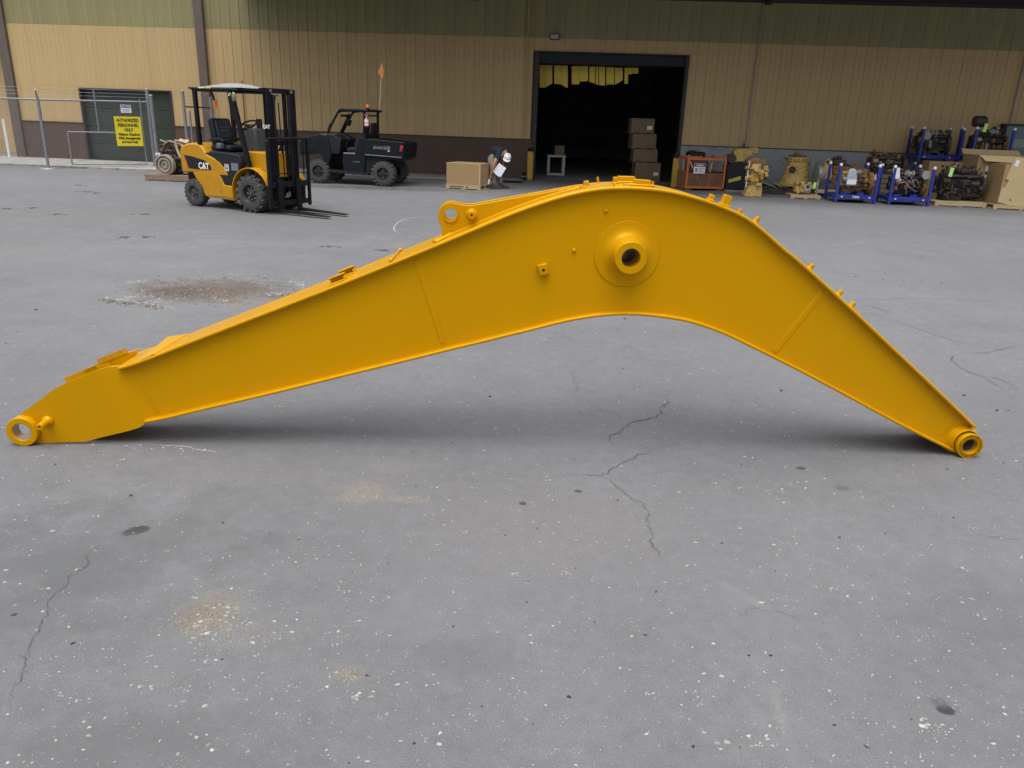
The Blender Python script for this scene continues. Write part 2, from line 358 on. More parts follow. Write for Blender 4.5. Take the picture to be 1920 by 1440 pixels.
    S_(150, 405, 2.2, 1.0, (.27,.235,.20), .6, .7, soft=.9)
    S_(60, 470, .9, .9, (.27,.24,.21), .4, .7, soft=.9)
    S_(500, 400, 9, 4.0, (.165,.162,.165), .6, .6, soft=.95)  # broad darker tone over the far ground, left
    S_(1500, 420, 9, 4.0, (.175,.172,.175), .6, .6, soft=.95)  # broad darker tone over the far ground, right
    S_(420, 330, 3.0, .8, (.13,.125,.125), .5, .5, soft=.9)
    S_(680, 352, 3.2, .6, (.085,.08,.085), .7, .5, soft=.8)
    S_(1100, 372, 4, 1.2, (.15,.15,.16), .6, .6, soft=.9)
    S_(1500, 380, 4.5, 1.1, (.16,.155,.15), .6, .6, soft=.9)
    S_(1465, 1345, .03, .22, (.36,.36,.34), .5, .5, ang=-.12, soft=.8)
    S_(1400, 1120, .03, .25, (.31,.31,.31), .5, .5, ang=.7, soft=.8)
    S_(1755, 1300, .3, .3, (.20,.20,.21), .3, .6, soft=.9)
    S_(1600, 700, 1.2, 1.0, (.29,.285,.28), .35, .7, soft=.9)
    S_(120, 1050, .9, .75, (.135,.142,.145), .7, .7, soft=.95)  # lens falloff at the left edge, painted into the ground colour
    S_(300, 1400, .6, .3, (.145,.15,.152), .6, .7, soft=.95)  # same painted lens falloff towards the bottom left corner
    S_(1880, 1150, .5, .6, (.15,.155,.165), .5, .7, soft=.95)  # broad darker tone at the right side of the ground
    S_(1500, 870, .8, .35, (.15,.15,.16), .35, .7, soft=.95)
    L.new(stain_or_tone.c, p.inputs['Base Color'])
    p.inputs['Specular IOR Level'].default_value = .35
    rr = nd.new('ShaderNodeMapRange'); rr.inputs[3].default_value = .62; rr.inputs[4].default_value = .92; L.new(noise(5, 4), rr.inputs[0]); L.new(rr.outputs[0], p.inputs['Roughness'])
    b1 = nd.new('ShaderNodeBump'); b1.inputs['Strength'].default_value = .9; b1.inputs['Distance'].default_value = .004; L.new(noise(120, 5, .75), b1.inputs['Height'])
    b2 = nd.new('ShaderNodeBump'); b2.inputs['Strength'].default_value = .3; b2.inputs['Distance'].default_value = .03; L.new(noise(2.5, 5, .6), b2.inputs['Height']); L.new(b1.outputs[0], b2.inputs['Normal'])
    L.new(b2.outputs[0], p.inputs['Normal'])
    return m
gm = MB().add([(-120,-60,0),(120,-60,0),(120,130,0),(-120,130,0)], [(0,1,2,3)])
ground = struct(gm.build('ground', ground_mat(), smooth=0))

def island_mat(name, lo, hi, rough=.9):
    m = bpy.data.materials.new(name); m.use_nodes = True; t = m.node_tree; p = t.nodes['Principled BSDF']; p.inputs['Roughness'].default_value = rough
    g = t.nodes.new('ShaderNodeNewGeometry'); r = t.nodes.new('ShaderNodeValToRGB'); r.color_ramp.elements[0].color = lo+(1,); r.color_ramp.elements[1].color = hi+(1,)
    t.links.new(g.outputs['Random Per Island'], r.inputs[0]); t.links.new(r.outputs[0], p.inputs['Base Color']); return m
STONE = island_mat('pale_stone_chip', (.20,.20,.195), (.46,.46,.44)); CRUMB = island_mat('dark_crumb', (.02,.02,.022), (.10,.095,.09)); RUB = island_mat('broken_asphalt_crumb', (.05,.045,.04), (.30,.27,.22))
def flake(mb, rnd, x, y, r, h, el=1, ang=0, n=7):
    ca, sa = cos(ang), sin(ang); vs = []; k = []
    for i in range(n):
        t = 2*PI*i/n; q = r*rnd.uniform(.35, 1.25); a, b = q*cos(t)*el, q*sin(t); vs.append((x+a*ca-b*sa, y+a*sa+b*ca, -.0005))
    for i in range(n):
        v = vs[i]; vs.append((x+(v[0]-x)*.7, y+(v[1]-y)*.7, h*rnd.uniform(.6, 1.1)))
    mb.add(vs, [(i, (i+1)%n, (i+1)%n+n, i+n) for i in range(n)]+[tuple(range(n, 2*n))])
rnd = random.Random(4)
chips = MB()
def dens(x, y): return .35+.65*(.5+.5*sin(x*2.1+1)*cos(y*1.7+.4))
k = 0
while k < 10500:
    y = 1.45+7.5*rnd.random()**1.25; hw = .75*y+.5; x = rnd.uniform(-hw, hw)
    if rnd.random() > dens(x, y): continue
    k += 1
    r = min(.0075, .0011+.0017*rnd.expovariate(1.0))
    flake(chips, rnd, x, y, r, .0016, rnd.choice((.8, 1, 1.3, 1.9)), rnd.uniform(-.6, .9), rnd.choice((5, 6, 7)))
    if rnd.random() < .09:
        for _ in range(rnd.randint(3, 8)): flake(chips, rnd, x+rnd.gauss(0, .022), y+rnd.gauss(0, .014), r*rnd.uniform(.3, .8), .0014, 1.4, rnd.uniform(-1, 1), 5)
# pale flecks along the sandy patch and by the boom tip
for (px, py, n, sx_, sy_) in ((400, 1170, 60, .1, .07), (350, 842, 26, .16, .012), (1450, 910, 25, .2, .05), (960+455, 1395, 20, .05, .02), (675, 1305, 16, .03, .008), (1740, 1365, 18, .03, .03)):
    g = gp(px, py)
    for _ in range(n): flake(chips, rnd, g.x+rnd.gauss(0, sx_), g.y+rnd.gauss(0, sy_), rnd.uniform(.002, .008), .003, 1.6, rnd.uniform(-.5, .7), 6)
stuff(chips.build('stone_chips', STONE, smooth=0)); 
SANDM = island_mat('sand_grain', (.14,.10,.05), (.46,.37,.22)); sand = MB()
for (px, py, n, sx_, sy_) in ((390,1158,420,.062,.062), (675,925,260,.07,.06), (655,1265,110,.035,.02), (480,1185,120,.09,.05), (765,935,60,.06,.03)):
    g = gp(px, py)
    for _ in range(n): flake(sand, rnd, g.x+rnd.gauss(0, sx_), g.y+rnd.gauss(0, sy_), rnd.uniform(.0012, .0034), .002, 1.3, rnd.uniform(-.6, .6), 5)
stuff(sand.build('sand_grains', SANDM, smooth=0))
crumbs = MB()
for _ in range(110):
    y = 1.5+11*rnd.random()**1.2; x = rnd.uniform(-.72*y, .72*y); flake(crumbs, rnd, x, y, rnd.uniform(.002, .0065)*(1+y*.05), .004, 1.5, rnd.uniform(-1, 1), 6)
for (px, py, r) in ((27,1153,.016),(68,581,.02),(918,744,.018),(1171,598,.02),(1098,617,.012),(1158,617,.012),(1808,742,.02),(1869,770,.02),(1788,971,.012),(1574,1008,.014),(1660,1000,.01),(903,1325,.008),(1300,1400,.01),(1465,733,.02),(780,912,.01),(418,981,.012),(245,930,.016),(990,1090,.007),(1230,1110,.008),(1445,1230,.01),(850,1175,.009)):
    g = gp(px, py); flake(crumbs, rnd, g.x, g.y, r*.55, r*.5, 1.3, .3, 8)
for (px, py) in ((1604,519),(1655,524),(1694,527),(1727,528),(1765,531),(1713,457),(1726,481)):
    g = gp(px, py); flake(crumbs, rnd, g.x, g.y, .011, .006, 1.8, 0, 8)
for (px, py, w_) in ((620,463,.2),(718,470,.12),(275,445,.12),(235,445,.1),(110,402,.16),(60,390,.1),(270,402,.12),(160,360,.2),(20,392,.14),(150,348,.2),(180,362,.1)):
    g = gp(px, py)
    for _ in range(12): flake(crumbs, rnd, g.x+rnd.gauss(0, w_*.5), g.y+rnd.gauss(0, .045), rnd.uniform(.008, .03), .006, 1.8, rnd.uniform(-.3, .3), 6)
stuff(crumbs.build('dark_crumbs', CRUMB, smooth=0))
rub = MB()
for _ in range(1000):
    t = rnd.random(); px = 400+rnd.gauss(0, 75); py = 543+rnd.gauss(0, 15)
    if abs(px-400) > 190 or abs(py-543) > 33: continue
    g = gp(px, py); edge = abs((py-543)/28)+abs((px-400)/150)
    flake(rub, rnd, g.x, g.y, rnd.uniform(.003, .011)*(1.4 if edge > .8 else .8), rnd.uniform(.002, .0055), 1.7, rnd.uniform(-.5, .5), 6)
for _ in range(260):      # dark ridge left of the patch
    t = rnd.random(); g = gp(182+t*130, 562+t*15+rnd.gauss(0, 2)); flake(rub, rnd, g.x, g.y, rnd.uniform(.005, .014), .006, 1.8, 0, 6)
stuff(rub.build('asphalt_rubble', RUB, smooth=0))
pal = MB()
for (a, b, n, s_) in (((195,558),(330,578),140,1.2),((235,530),(275,526),50,2),((225,560),(262,556),40,1.5),((255,548),(300,562),60,5),((500,553),(550,548),60,2),((540,525),(570,535),40,3),((395,560),(430,563),30,2)):
    for _ in range(n):
        t = rnd.random(); g = gp(a[0]+(b[0]-a[0])*t, a[1]+(b[1]-a[1])*t+rnd.gauss(0, s_)); flake(pal, rnd, g.x, g.y, rnd.uniform(.003, .009), .004, 2, .1, 6)
stuff(pal.build('pale_rubble', STONE, smooth=0))
def ribbon(pts, w0, seed, name='crack', m=CRACK, z=.004, jit=.008, parent=None):
    r2 = random.Random(seed); P = [gp(*p) for p in pts]; Q = []
    for a, b in zip(P, P[1:]):
        L = (b-a).length; n = max(2, int(L/.018))
        for i in range(n): q = a.lerp(b, i/n); Q.append(q+Vector((r2.gauss(0, jit), r2.gauss(0, jit), 0))*(0 if i == 0 and not Q else 1))
    Q.append(P[-1]); mb = MB(); n = len(Q); vs = []
    for i, q in enumerate(Q):
        d = Q[min(i+1, n-1)]-Q[max(i-1, 0)]; e = Vector((-d.y, d.x, 0)).normalized()*w0*r2.uniform(.25, 1)*(min(1, 6*min(i+.3, n-.7-i)/n))/2
        vs += [(q.x-e.x, q.y-e.y, z), (q.x+e.x, q.y+e.y, z)]
    mb.add(vs, [(2*i, 2*i+1, 2*i+3, 2*i+2) for i in range(n-1)])
    o = mb.build(name, m, parent, smooth=0); return o
CK = [([(1252,740),(1249,758),(1237,768),(1241,778),(1215,786),(1180,793),(1163,806),(1160,812),(1146,816),(1141,824),(1151,838)], .013),
      ([(1228,842),(1215,850),(1195,855),(1172,867),(1160,873),(1145,878),(1137,888),(1125,892),(1060,890)], .008),
      ([(1140,890),(1150,905),(1185,935),(1200,940),(1212,955),(1220,968),(1216,985),(1222,1000),(1218,1010),(1232,1030),(1238,1052)], .007),
      ([(185,1005),(180,1030),(166,1045),(168,1058),(145,1070),(125,1095),(105,1115),(85,1155),(60,1200),(40,1270),(10,1340)], .005),
      ([(1790,664),(1783,675),(1800,690),(1830,703),(1870,710),(1915,730)], .012), ([(1792,664),(1850,662),(1890,652),(1920,648)], .008),
      ([(1600,563),(1650,561),(1720,560),(1800,563),(1920,565)], .012), ([(1615,570),(1650,580),(1670,588)], .014), ([(1620,585),(1700,610),(1790,640),(1900,662)], .008),
      ([(1830,1005),(1870,1008),(1890,1012),(1920,1010)], .006), ([(1080,690),(1072,705),(1085,725),(1078,740)], .006), ([(1110,765),(1150,775),(1165,782)], .005),
      ([(1840,705),(1870,725),(1920,735)], .008), ([(1000,615),(1040,625),(1080,640)], .006), ([(1378,1160),(1420,1140),(1480,1155),(1520,1175)], .003), ([(820,560),(780,575)], .004)]
for i, (p_, w_) in enumerate(CK):
    if i < 15: ribbon(p_, w_*.62, i, parent=ground)
ch = [(800,406),(775,408),(757,412),(745,418),(738,427),(740,433),(750,439)]
ribbon(ch, .022, 50, 'chalk_mark', CHALK, jit=.004, parent=ground); ribbon([(765,444),(775,445),(785,444)], .02, 51, 'chalk_mark', CHALK, jit=.003, parent=ground)
ribbon([(300,836),(345,838),(380,845),(408,849)], .012, 52, 'chalk_mark', CHALK, jit=.004, parent=ground)

# ------------------------------------------------------------------ warehouse
WD, WA = 24.80118, -0.0762855
wn = Vector((-sin(WA), cos(WA))); WF = Frame(wn.x*WD, wn.y*WD, WA)
wh = thing('warehouse', 'long tan metal-clad warehouse with green upper band and an open dark doorway', 'building', (WF.o.x, WF.o.y, 0), WA)
def P_(name, mb, m, **k): return mb.build(name, m, wh, **k)
S0, S1 = -18.1, 14.8
DL0, DL1, DLH = -15.95, -13.02, 2.2       # small roller door
DB0, DB1, DBH = -1.42, 2.9, 3.66          # big doorway
def panel_mesh(z0, z1, m, name, rd=.013):
    W = .3; vs = []; prof = [(0,0),(.010,-rd),(.030,-rd),(.040,0),(.150,0),(.154,-.002),(.166,-.002),(.170,0),(W-.0005,0)]
    for x, y in prof: vs += [(x,y,z0),(x,y,z1)]
    n = len(prof); fs = [(2*i, 2*i+2, 2*i+3, 2*i+1) for i in range(n-1)]
    for x, y in prof: vs += [(x,.03,z0),(x,.03,z1)]
    fs += [(2*i, 2*(i+n), 2*(i+n)+2, 2*i+2) for i in range(n-1)]+[(2*i+1, 2*i+3, 2*(i+n)+3, 2*(i+n)+1) for i in range(n-1)]
    return MB().add(vs, fs).mesh(name, m, 20)
pm = {k: panel_mesh(a, b, m_, n_) for k, a, b, m_, n_ in (('t',1.19,4.055,TAN,'wall_panel'),('d',3.70,4.055,TAN,'wall_panel'),('l',2.24,4.055,TAN,'wall_panel'),('g',4.06,5.6,GRN,'fascia_panel'))}
pf = {'t': panel_mesh(1.19,4.055,TAN,'wall_panel',.005), 'l': panel_mesh(2.24,4.055,TAN,'wall_panel',.005), 'g': panel_mesh(4.06,5.6,GRN,'fascia_panel',.005)}
n = int((S1-S0)/.3)
for i in range(n):
    x = S0+.3*i; xm = x+.15
    kx = 't'
    if DL0-.1 < xm < DL1+.1: kx = 'l'
    if DB0-.12 < xm < DB1+.12: kx = 'd'
    for kk, nm in ((kx, 'wall_panel'), ('g', 'fascia_panel')):
        o = bpy.data.objects.new(nm, pf[kk] if xm < -11.9 and kk in pf else pm[kk]); C.objects.link(o); o.parent = wh; o.location = (x, random.Random(i).uniform(-.002, .002), 0)
P_('brown_block_wall', MB().bx(S0,DL0-.06,-.03,.2,0,1.165).bx(DL1+.06,DB0-.13,-.03,.2,0,1.165), BRN)
P_('grey_block_wall', MB().bx(DB1+.1,S1,-.03,.2,0,1.165), GRYB)
P_('flashing', MB().bx(S0,DL0-.06,-.05,.04,1.166,1.189).bx(DL1+.06,DB0-.13,-.05,.04,1.166,1.189).bx(DB1+.1,S1,-.05,.04,1.166,1.189), DKM)
P_('corner_trim', MB().bx(S0-.3,S0-.003,-.1,.2,.0,5.6), PIPE)
P_('downspout', MB().bx(-11.93,-11.66,-.17,-.035,.3,5.6).bx(-11.84,-11.8,-.172,-.16,.3,5.6).bx(-11.93,-11.66,-.3,-.035,.08,.3), PIPE, bevel=.012)
P_('conduit', MB().cyl((4.9,-.06,1.25),(4.9,-.06,5.5),.016).bx(4.8,5.0,-.08,-.03,1.2,1.27), GALV)
P_('conduit', MB().cyl((12.35,-.05,1.2),(12.35,-.05,5.5),.02), GALV)
P_('conduit', MB().cyl((-1.78,-.05,1.2),(-1.78,-.05,5.3),.02), TAN)
P_('conduit', MB().cyl((WF.pt(459,210)[0],-.05,1.2),(WF.pt(459,210)[0],-.05,2.6),.014), DKM)
P_('door_trim', MB().bx(DB0-.13,DB0-.0,-.05,.3,0,DBH+.001).bx(DB1,DB1+.099,-.045,.3,0,DBH+.001).bx(DB0-.13,DB1+.1,-.05,.3,DBH+.002,DBH+.037), DKM)
P_('side_door_frame', MB().bx(DL0-.06,DL0,-.04,.3,0,DLH).bx(DL1,DL1+.06,-.04,.3,0,DLH).bx(DL0-.06,DL1+.06,-.04,.3,DLH+.001,DLH+.036), DKM)
for i in range(4):
    z0 = i*.55
    P_('side_door_panel', MB().bx(DL0+.002,DL1-.002,.13,.17,z0+.006,z0+.544).bx(DL0+.1,DL1-.1,.124,.13,z0+.1,z0+.45), DGRN, bevel=.004)
# dark hall behind the big doorway, closed box with shelving
hall = MB(); x0, x1, y1, z1 = -6.5, 9.5, 16, 5.3
hall.bx(x0,x1,.32,y1,-.10,.006); hall.bx(x0,x1,y1,y1+.2,0,z1); hall.bx(x0-.2,x0,.32,y1,0,z1); hall.bx(x1,x1+.2,.32,y1,0,z1); hall.bx(x0,x1,.21,y1,z1,z1+.2)
hall.bx(x0,DB0-.13,.21,.31,0,z1).bx(DB1+.1,x1,.21,.31,0,z1).bx(DB0-.13,DB1+.1,.21,.31,DBH+.04,z1)
P_('hall_interior', hall, INT)
sh = MB()
for z in (.9,1.9,2.9): sh.bx(-4,5.5,13,14,z,z+.08)
for x in (-4,-1.6,.8,3.2,5.4): sh.bx(x,x+.08,13,14,0,3.6)
P_('storage_shelving', sh, mat('dim_steel', (.05,.05,.055), .6))
P_('door_header', MB().bx(DB0+.001,DB1-.001,.05,.3,3.38,3.655).cyl((DB0+.02,.35,3.52),(DB1-.02,.35,3.52),.14,n=14), BLKP)
# torn yellow strip curtain deep in the doorway
CY = .95; 
def cpt(px, py): return WF.pt(px, py, CY)
for (a, b, yt, yb, yc) in ((1012,1023,122,164,164),(1023,1036,122,164,157),(1039,1052,123,157,158),(1052,1065,123,158,165),(1072,1087,124,158,158),(1087,1103,124,153,152),(1105,1116,125,153,157),(1117,1122,125,158,159),(1123,1135,125,160,160),(1137,1152,126,159,159),(1153,1168,127,159,150),(1171,1178,127,157,157),(1178,1186,127,139,138),(1186,1197,127,138,138)):
    q = [cpt(a,yt), cpt(b-.4,yt), cpt(b-.4,yc), cpt((a+b)/2,(yb+yc)/2+(a%3-1)), cpt(a,yb)]
    P_('curtain_strip', MB().prism(q, CY, CY+.012), CURT)
r_ = cpt(1012,120); r2_ = cpt(1200,124)
P_('curtain_rail', MB().bx(r_[0],r2_[0]+1.2,CY-.02,CY+.04,r_[1]-.01,r_[1]+.07), BLKM)
# flood light over the doorway and one hanging lamp
la = P_('wall_light', MB().bx(-1.12,-.86,-.15,-.03,4.0,4.16), DKM, bevel=.01)
MB().bx(-1.10,-.88,-.158,-.151,4.02,4.14).build('lens', mat('frosted_lens', (.36,.36,.38), .3), la)
ha = P_('hanging_lamp', MB().cyl((-3.34,-.5,5.15),(-3.34,-.5,5.02),.015).cyl((-3.34,-.5,5.03),(-3.34,-.5,4.93),.05,.12), ALU)
# body of the building, roof, and the canopy that shades the wall
P_('roof', MB().add([(S0-.3,-.25,5.6),(S1+.5,-.25,5.6),(S1+.5,22,7.6),(S0-.3,22,7.6),(S0-.3,-.25,5.75),(S1+.5,-.25,5.75),(S1+.5,22,7.75),(S0-.3,22,7.75)], [(0,3,2,1),(4,5,6,7),(0,1,5,4),(1,2,6,5),(2,3,7,6),(3,0,4,7)]), PIPE)
P_('side_wall', MB().bx(S0-.3,S0-.2,.21,21.9,0,5.7).bx(S1+.2,S1+.3,.1,21.9,0,5.7).bx(S0-.3,S1+.3,21.8,21.9,0,7.5), TAN)
CX0 = -10.42; CD = 5.0
can = P_('canopy', MB().bx(CX0,S1+4,-CD,-.03,5.2,5.32), mat('canopy_deck', (.02,.018,.015), .85))
for x in (-10.3,-5.2,4.95,12.6,18.6): MB().bx(x,x+.14,-CD+.01,-.05,5.06,5.199).build('beam', DKM, can)
MB().bx(CX0-.02,S1+4,-CD-.06,-CD-.001,5.0,5.45).build('fascia_board', PIPE, can)
MB().bx(-3,S1+4,-.2,-.06,5.12,5.198).build('ledger', DKM, can)
# sidewalk slabs along the wall on the left and a narrow strip further right
def wallpt(s_, y_, z_=0): return Vector((WF.o.x+WF.u.x*s_+WF.n.x*y_, WF.o.y+WF.u.y*s_+WF.n.y*y_, z_))
sw = bpy.data.objects.new('sidewalk', None); C.objects.link(sw); sw.location = (WF.o.x, WF.o.y, 0); sw.rotation_euler = (0,0,WA); struct(sw)
x = -21.0
while x < -10.2:
    MB().bx(x,x+1.785,-3.0,-.035,-.02,.05).build('slab', CONC, sw, bevel=.008); x += 1.8
x = -10.2
while x < -3.6:
    MB().bx(x,x+1.485,-1.55,-.035,-.02,.035).build('slab', CONC, sw, bevel=.008); x += 1.5
# neighbour building at far left
nb = thing('neighbour_building', 'tan building sliver with dark doorway at the far left edge behind the fence', 'building', tuple(wallpt(-18.6, 2.6)), WA)
MB().bx(-9,-.92,0,.3,0,3.55).bx(-.1,0,0,.3,0,3.55).bx(-.92,-.1,0,.3,2.2,3.55).build('wall', TAN, nb)
MB().bx(-.915,-.105,.1,.14,0,2.195).build('door', BLKP, nb); MB().bx(-9,.1,-.5,.4,3.56,3.72).build('eave', mat('pale_gutter', (.55,.56,.56), .5), nb)
tag(MB().cyl((0,0,0),(0,0,1.22),.045,n=12).bx(-.12,.12,-.12,.12,0,.03).build('pipe_post', WHT), 'short white pipe post beside the left edge of the fence', 'post').location = tuple(gp(19, 298))
# ------------------------------------------------------------------ chain-link fence
def fence_panel(a, b, z0, z1, parent, step=.075, w_=.0036):
    a = Vector(a); b = Vector(b); L = (b-a).length; d = (b-a)/L; Hh = z1-z0; mb = MB(); n = int((L+Hh)/step)
    for sgn in (1, -1):
        for i in range(n+1):
            t = i*step-(Hh if sgn > 0 else 0); p0 = [t, 0]; p1 = [t+sgn*Hh, Hh] if sgn > 0 else [t-Hh, Hh]
            if sgn < 0: p0 = [i*step, 0]; p1 = [i*step-Hh, Hh]
            (s0, h0), (s1, h1) = p0, p1
            def clip(s0, h0, s1, h1):
                for lim, side in ((0, 1), (L, -1)):
                    if (s0-lim)*side < 0 and (s1-lim)*side < 0: return None
                    if (s0-lim)*side < 0: k_ = (lim-s0)/(s1-s0); s0, h0 = lim, h0+k_*(h1-h0)
                    if (s1-lim)*side < 0: k_ = (lim-s1)/(s0-s1); s1, h1 = lim, h1+k_*(h0-h1)
                return s0, h0, s1, h1
            c_ = clip(s0, h0, s1, h1)
            if not c_ or abs(c_[0]-c_[2]) < .01: continue
            p = a+d*c_[0]; q = a+d*c_[2]; off = Vector((-d.y, d.x))*sgn*.002
            mb.bar((p.x+off.x, p.y+off.y, z0+c_[1]), (q.x+off.x, q.y+off.y, z0+c_[3]), w_, w_, (0,0,1))
    o = mb.build('chain_mesh', GALV, parent, smooth=0); return stuff(o)
FA, FB, FC = (-16.2,22.15), (-13.27,22.3), (-11.02,24.0)
fe = thing('chain_link_fence', 'galvanised chain-link fence with a yellow notice in front of the left warehouse door', 'fence', (FB[0], FB[1], 0))
def L_(p, z=0): return (p[0]-FB[0], p[1]-FB[1], z)
def post(p, h, r, parent, nm='post', arm=False, pad=False, n=14):
    mb = MB().cyl(L_(p), L_(p, h), r, n=n).ball(L_(p, h), r*1.15, (1,1,.6))
    if arm: mb.cyl(L_(p, h), (L_(p)[0]+.10, L_(p)[1]-.22, h+.24), .022, .018)
    if pad: mb.lathe([(.24,0),(.22,.025),(0,.03)], L_(p), (0,0,1))
    for z in (h*.28, h*.55, h*.8): mb.lathe([(r*1.25,-.02),(r*1.25,.02)], L_(p, z), (0,0,1), 14)
    return mb.build(nm, GALV, parent)
post(FB, 1.84, .038, fe, arm=True, pad=True); post(FC, 2.22, .05, fe); post((FC[0]+.12, FC[1]-.06), 2.05, .05, fe)
post(FA, 1.84, .038, fe, arm=True)
MB().cyl(L_(FA,1.83), L_(FB,1.83), .024).build('top_rail', GALV, fe); MB().cyl(L_(FB,1.83), L_(FC,1.87), .024).build('top_rail', GALV, fe)
fence_panel(L_(FA)[:2], L_(FB)[:2], .06, 1.84, fe); fence_panel(L_(FB)[:2], L_(FC)[:2], .06, 1.84, fe)
bw = MB()
for z in (1.95, 2.04, 2.13): bw.path([(L_(FA)[0]+.04,L_(FA)[1]-.1,z),(L_(FB)[0]+.04,L_(FB)[1]-.1,z+.01),(L_(FC)[0]+.04,L_(FC)[1]-.1,z+.04)], .003, 4)
bw.build('barbed_wire', GALV, fe)
# gate leaf in front of the second bay
gA = Vector((-12.75,22.60)); gB = Vector((-11.14,23.78)); gd = (gB-gA).normalized()
gate = thing('fence_gate', 'low galvanised frame gate leaf of the chain-link fence below the yellow notice', 'gate', (gA.x, gA.y, 0), math.atan2(gd.y, gd.x))
gl = (gB-gA).length
MB().cyl((0,0,.1),(0,0,1.0),.022).build('gate_frame', GALV, gate)
for a, b in (((0,0,1.0),(gl,0,1.0)),((0,0,.12),(gl,0,.12)),((gl-.02,0,.1),(gl-.02,0,1.95)),((gl*.4,0,1.0),(gl*.4,0,2.15))): MB().cyl(a, b, .018).build('gate_frame', GALV, gate)
# notices wired on the fence
sd = Vector((FC[0]-FB[0], FC[1]-FB[1])).normalized(); sa = math.atan2(sd.y, sd.x)
so_ = at(238,245,23.2); sgp = Vector((FB[0], FB[1])); tt = (so_.xy-sgp).dot(sd); 
# place where the sight line meets the fence plane, 5 cm in front
FF = Frame(FB[0]+sd.y*.16, FB[1]-sd.x*.16, sa)
def fpos(px, py): s_, z_ = FF.pt(px, py); return s_, z_
s1, z1_ = fpos(213,218); s2, z2_ = fpos(266,274); s3, _z = fpos(263,219)
sg = thing('notice_board', 'yellow notice reading AUTHORIZED PERSONNEL ONLY wired to the chain-link fence', 'sign', (FF.o.x+FF.u.x*(s1+s3)/2, FF.o.y+FF.u.y*(s1+s3)/2, (z1_+z2_)/2), sa)
sw_, sh_ = (s3-s1), abs(z1_-z2_)
MB().bx(-sw_/2,sw_/2,0,.006,-sh_/2,sh_/2).build('sign_plate', SIGNY, sg, bevel=.002)
for s_, z_, sz, sx_ in (('AUTHORIZED',.37,.135,.84),('PERSONNEL',.205,.135,.78),('ONLY',.045,.135,.34),('Visitors Check-in',-.105,.105,.82),('With Receptionist',-.235,.105,.84),('at Front Desk',-.36,.105,.62)):
    fit_text(text(s_, sz*sh_*1.12, SIGNK, sg, face_y(0,-.002,z_*sh_), bold=.0045), sw_*sx_)
s1, z1_ = fpos(227,197); s2, z2_ = fpos(245,211)
s4 = thing('small_notice', 'small white notice with blue heading above the yellow notice on the fence', 'sign', (FF.o.x+FF.u.x*(s1+s2)/2, FF.o.y+FF.u.y*(s1+s2)/2, (z1_+z2_)/2), sa)
MB().bx(-.14,.14,0,.005,-.11,.11).build('sign_plate', WHT, s4); MB().bx(-.13,.13,-.003,-.0005,.03,.10).build('heading', mat('blue_print', (.04,.10,.42), .6), s4)
text('NOTICE', .07, WHT, s4, face_y(0,-.004,.065))
MB().bx(-.10,.10,-.002,-.0005,-.02,-.01).bx(-.10,.10,-.002,-.0005,-.05,-.04).bx(-.08,.08,-.002,-.0005,-.08,-.07).build('small_print', mat('grey_print', (.25,.25,.3), .7), s4)
# second stretch of fence right of the opening, behind the forklift
GA, GB = (-10.15,24.2), (-9.25,24.75)
fp0 = at(342,172,24.2); fp1 = at(394,182,24.9)
fe2 = thing('fence_return', 'short open fence bay with barbed wire against the wall behind the forklift', 'fence', (fp0.x, 24.2, 0))
def M2(x, y, z): return (x-fp0.x, y-24.2, z)
MB().cyl(M2(fp0.x,24.2,0), M2(fp0.x,24.2,fp0.z), .045).ball(M2(fp0.x,24.2,fp0.z), .05).build('post', GALV, fe2)
MB().cyl(M2(fp1.x,24.9,0), M2(fp1.x,24.9,fp1.z), .045).build('post', GALV, fe2)
fp2 = at(354,208,24.2); MB().cyl(M2(fp2.x,24.25,0), M2(fp2.x,24.25,fp2.z), .03).build('post', GALV, fe2)
zr = at(345,200,24.2).z; zr2 = at(396,202,24.9).z
MB().cyl(M2(fp0.x,24.2,zr), M2(fp1.x,24.9,zr2), .022).build('top_rail', DKM, fe2)
bw = MB()
for k in range(1,5): bw.cyl(M2(fp0.x,24.2,zr+.1*k), M2(fp1.x,24.9,zr2+.1*k), .004, n=4)
bw.build('barbed_wire', GALV, fe2)
b0 = gp(376,310); b0 = Vector((at(375,262,24.0).x, 24.0, 0)); zt = at(372,216,24.0).z
ds = thing('striped_post', 'grey post with red and white bands behind the forklift rear pillar', 'post', b0)
MB().cyl((0,0,0),(0,0,.62),.10,.07).build('sleeve', mat('grey_sleeve', (.42,.42,.45), .5), ds); MB().cyl((0,0,.621),(0,0,.78),.072,.068).build('band', RED, ds)
MB().cyl((0,0,.781),(0,0,1.05),.066).build('sleeve', ALU, ds); MB().cyl((0,0,1.051),(0,0,1.12),.068).build('band', WHT, ds); MB().cyl((0,0,1.121),(0,0,1.25),.068,.04).ball((0,0,1.3),.05).build('band', RED, ds)

# ------------------------------------------------------------------ the excavator boom
A0 = gp(41, 836); B0 = gp(1821, 859); ba = math.atan2(B0.y-A0.y, B0.x-A0.x); BF = Frame(A0.x, A0.y, ba)
bo = thing('excavator_boom', 'freshly painted yellow excavator boom lying across the asphalt on its pin bosses', 'excavator boom', (A0.x, A0.y, 0), ba)
YF, WB = .03, .33; YP = YF+.04; TH = .018
def bp(px, py, y=YF): return BF.pt(px, py, y)
Tpx = [(218,690),(268,674),(360,638),(460,599.5),(560,561),(650,526),(737,491),(813,460),(870,436),(910,419),(947,403.5),(985,389),(1022,376.3),(1060,365),(1085,359),(1112,354),(1140,351),(1172,350),(1210,351.5),(1247,355.5),(1285,363),(1341,380),(1397,404),(1435,432),(1472,465),(1493.5,482),(1521.7,507),(1566.5,547.7),(1610,588),(1651,627),(1726,698),(1780,749.6),(1822,790.4),(1833,801)]
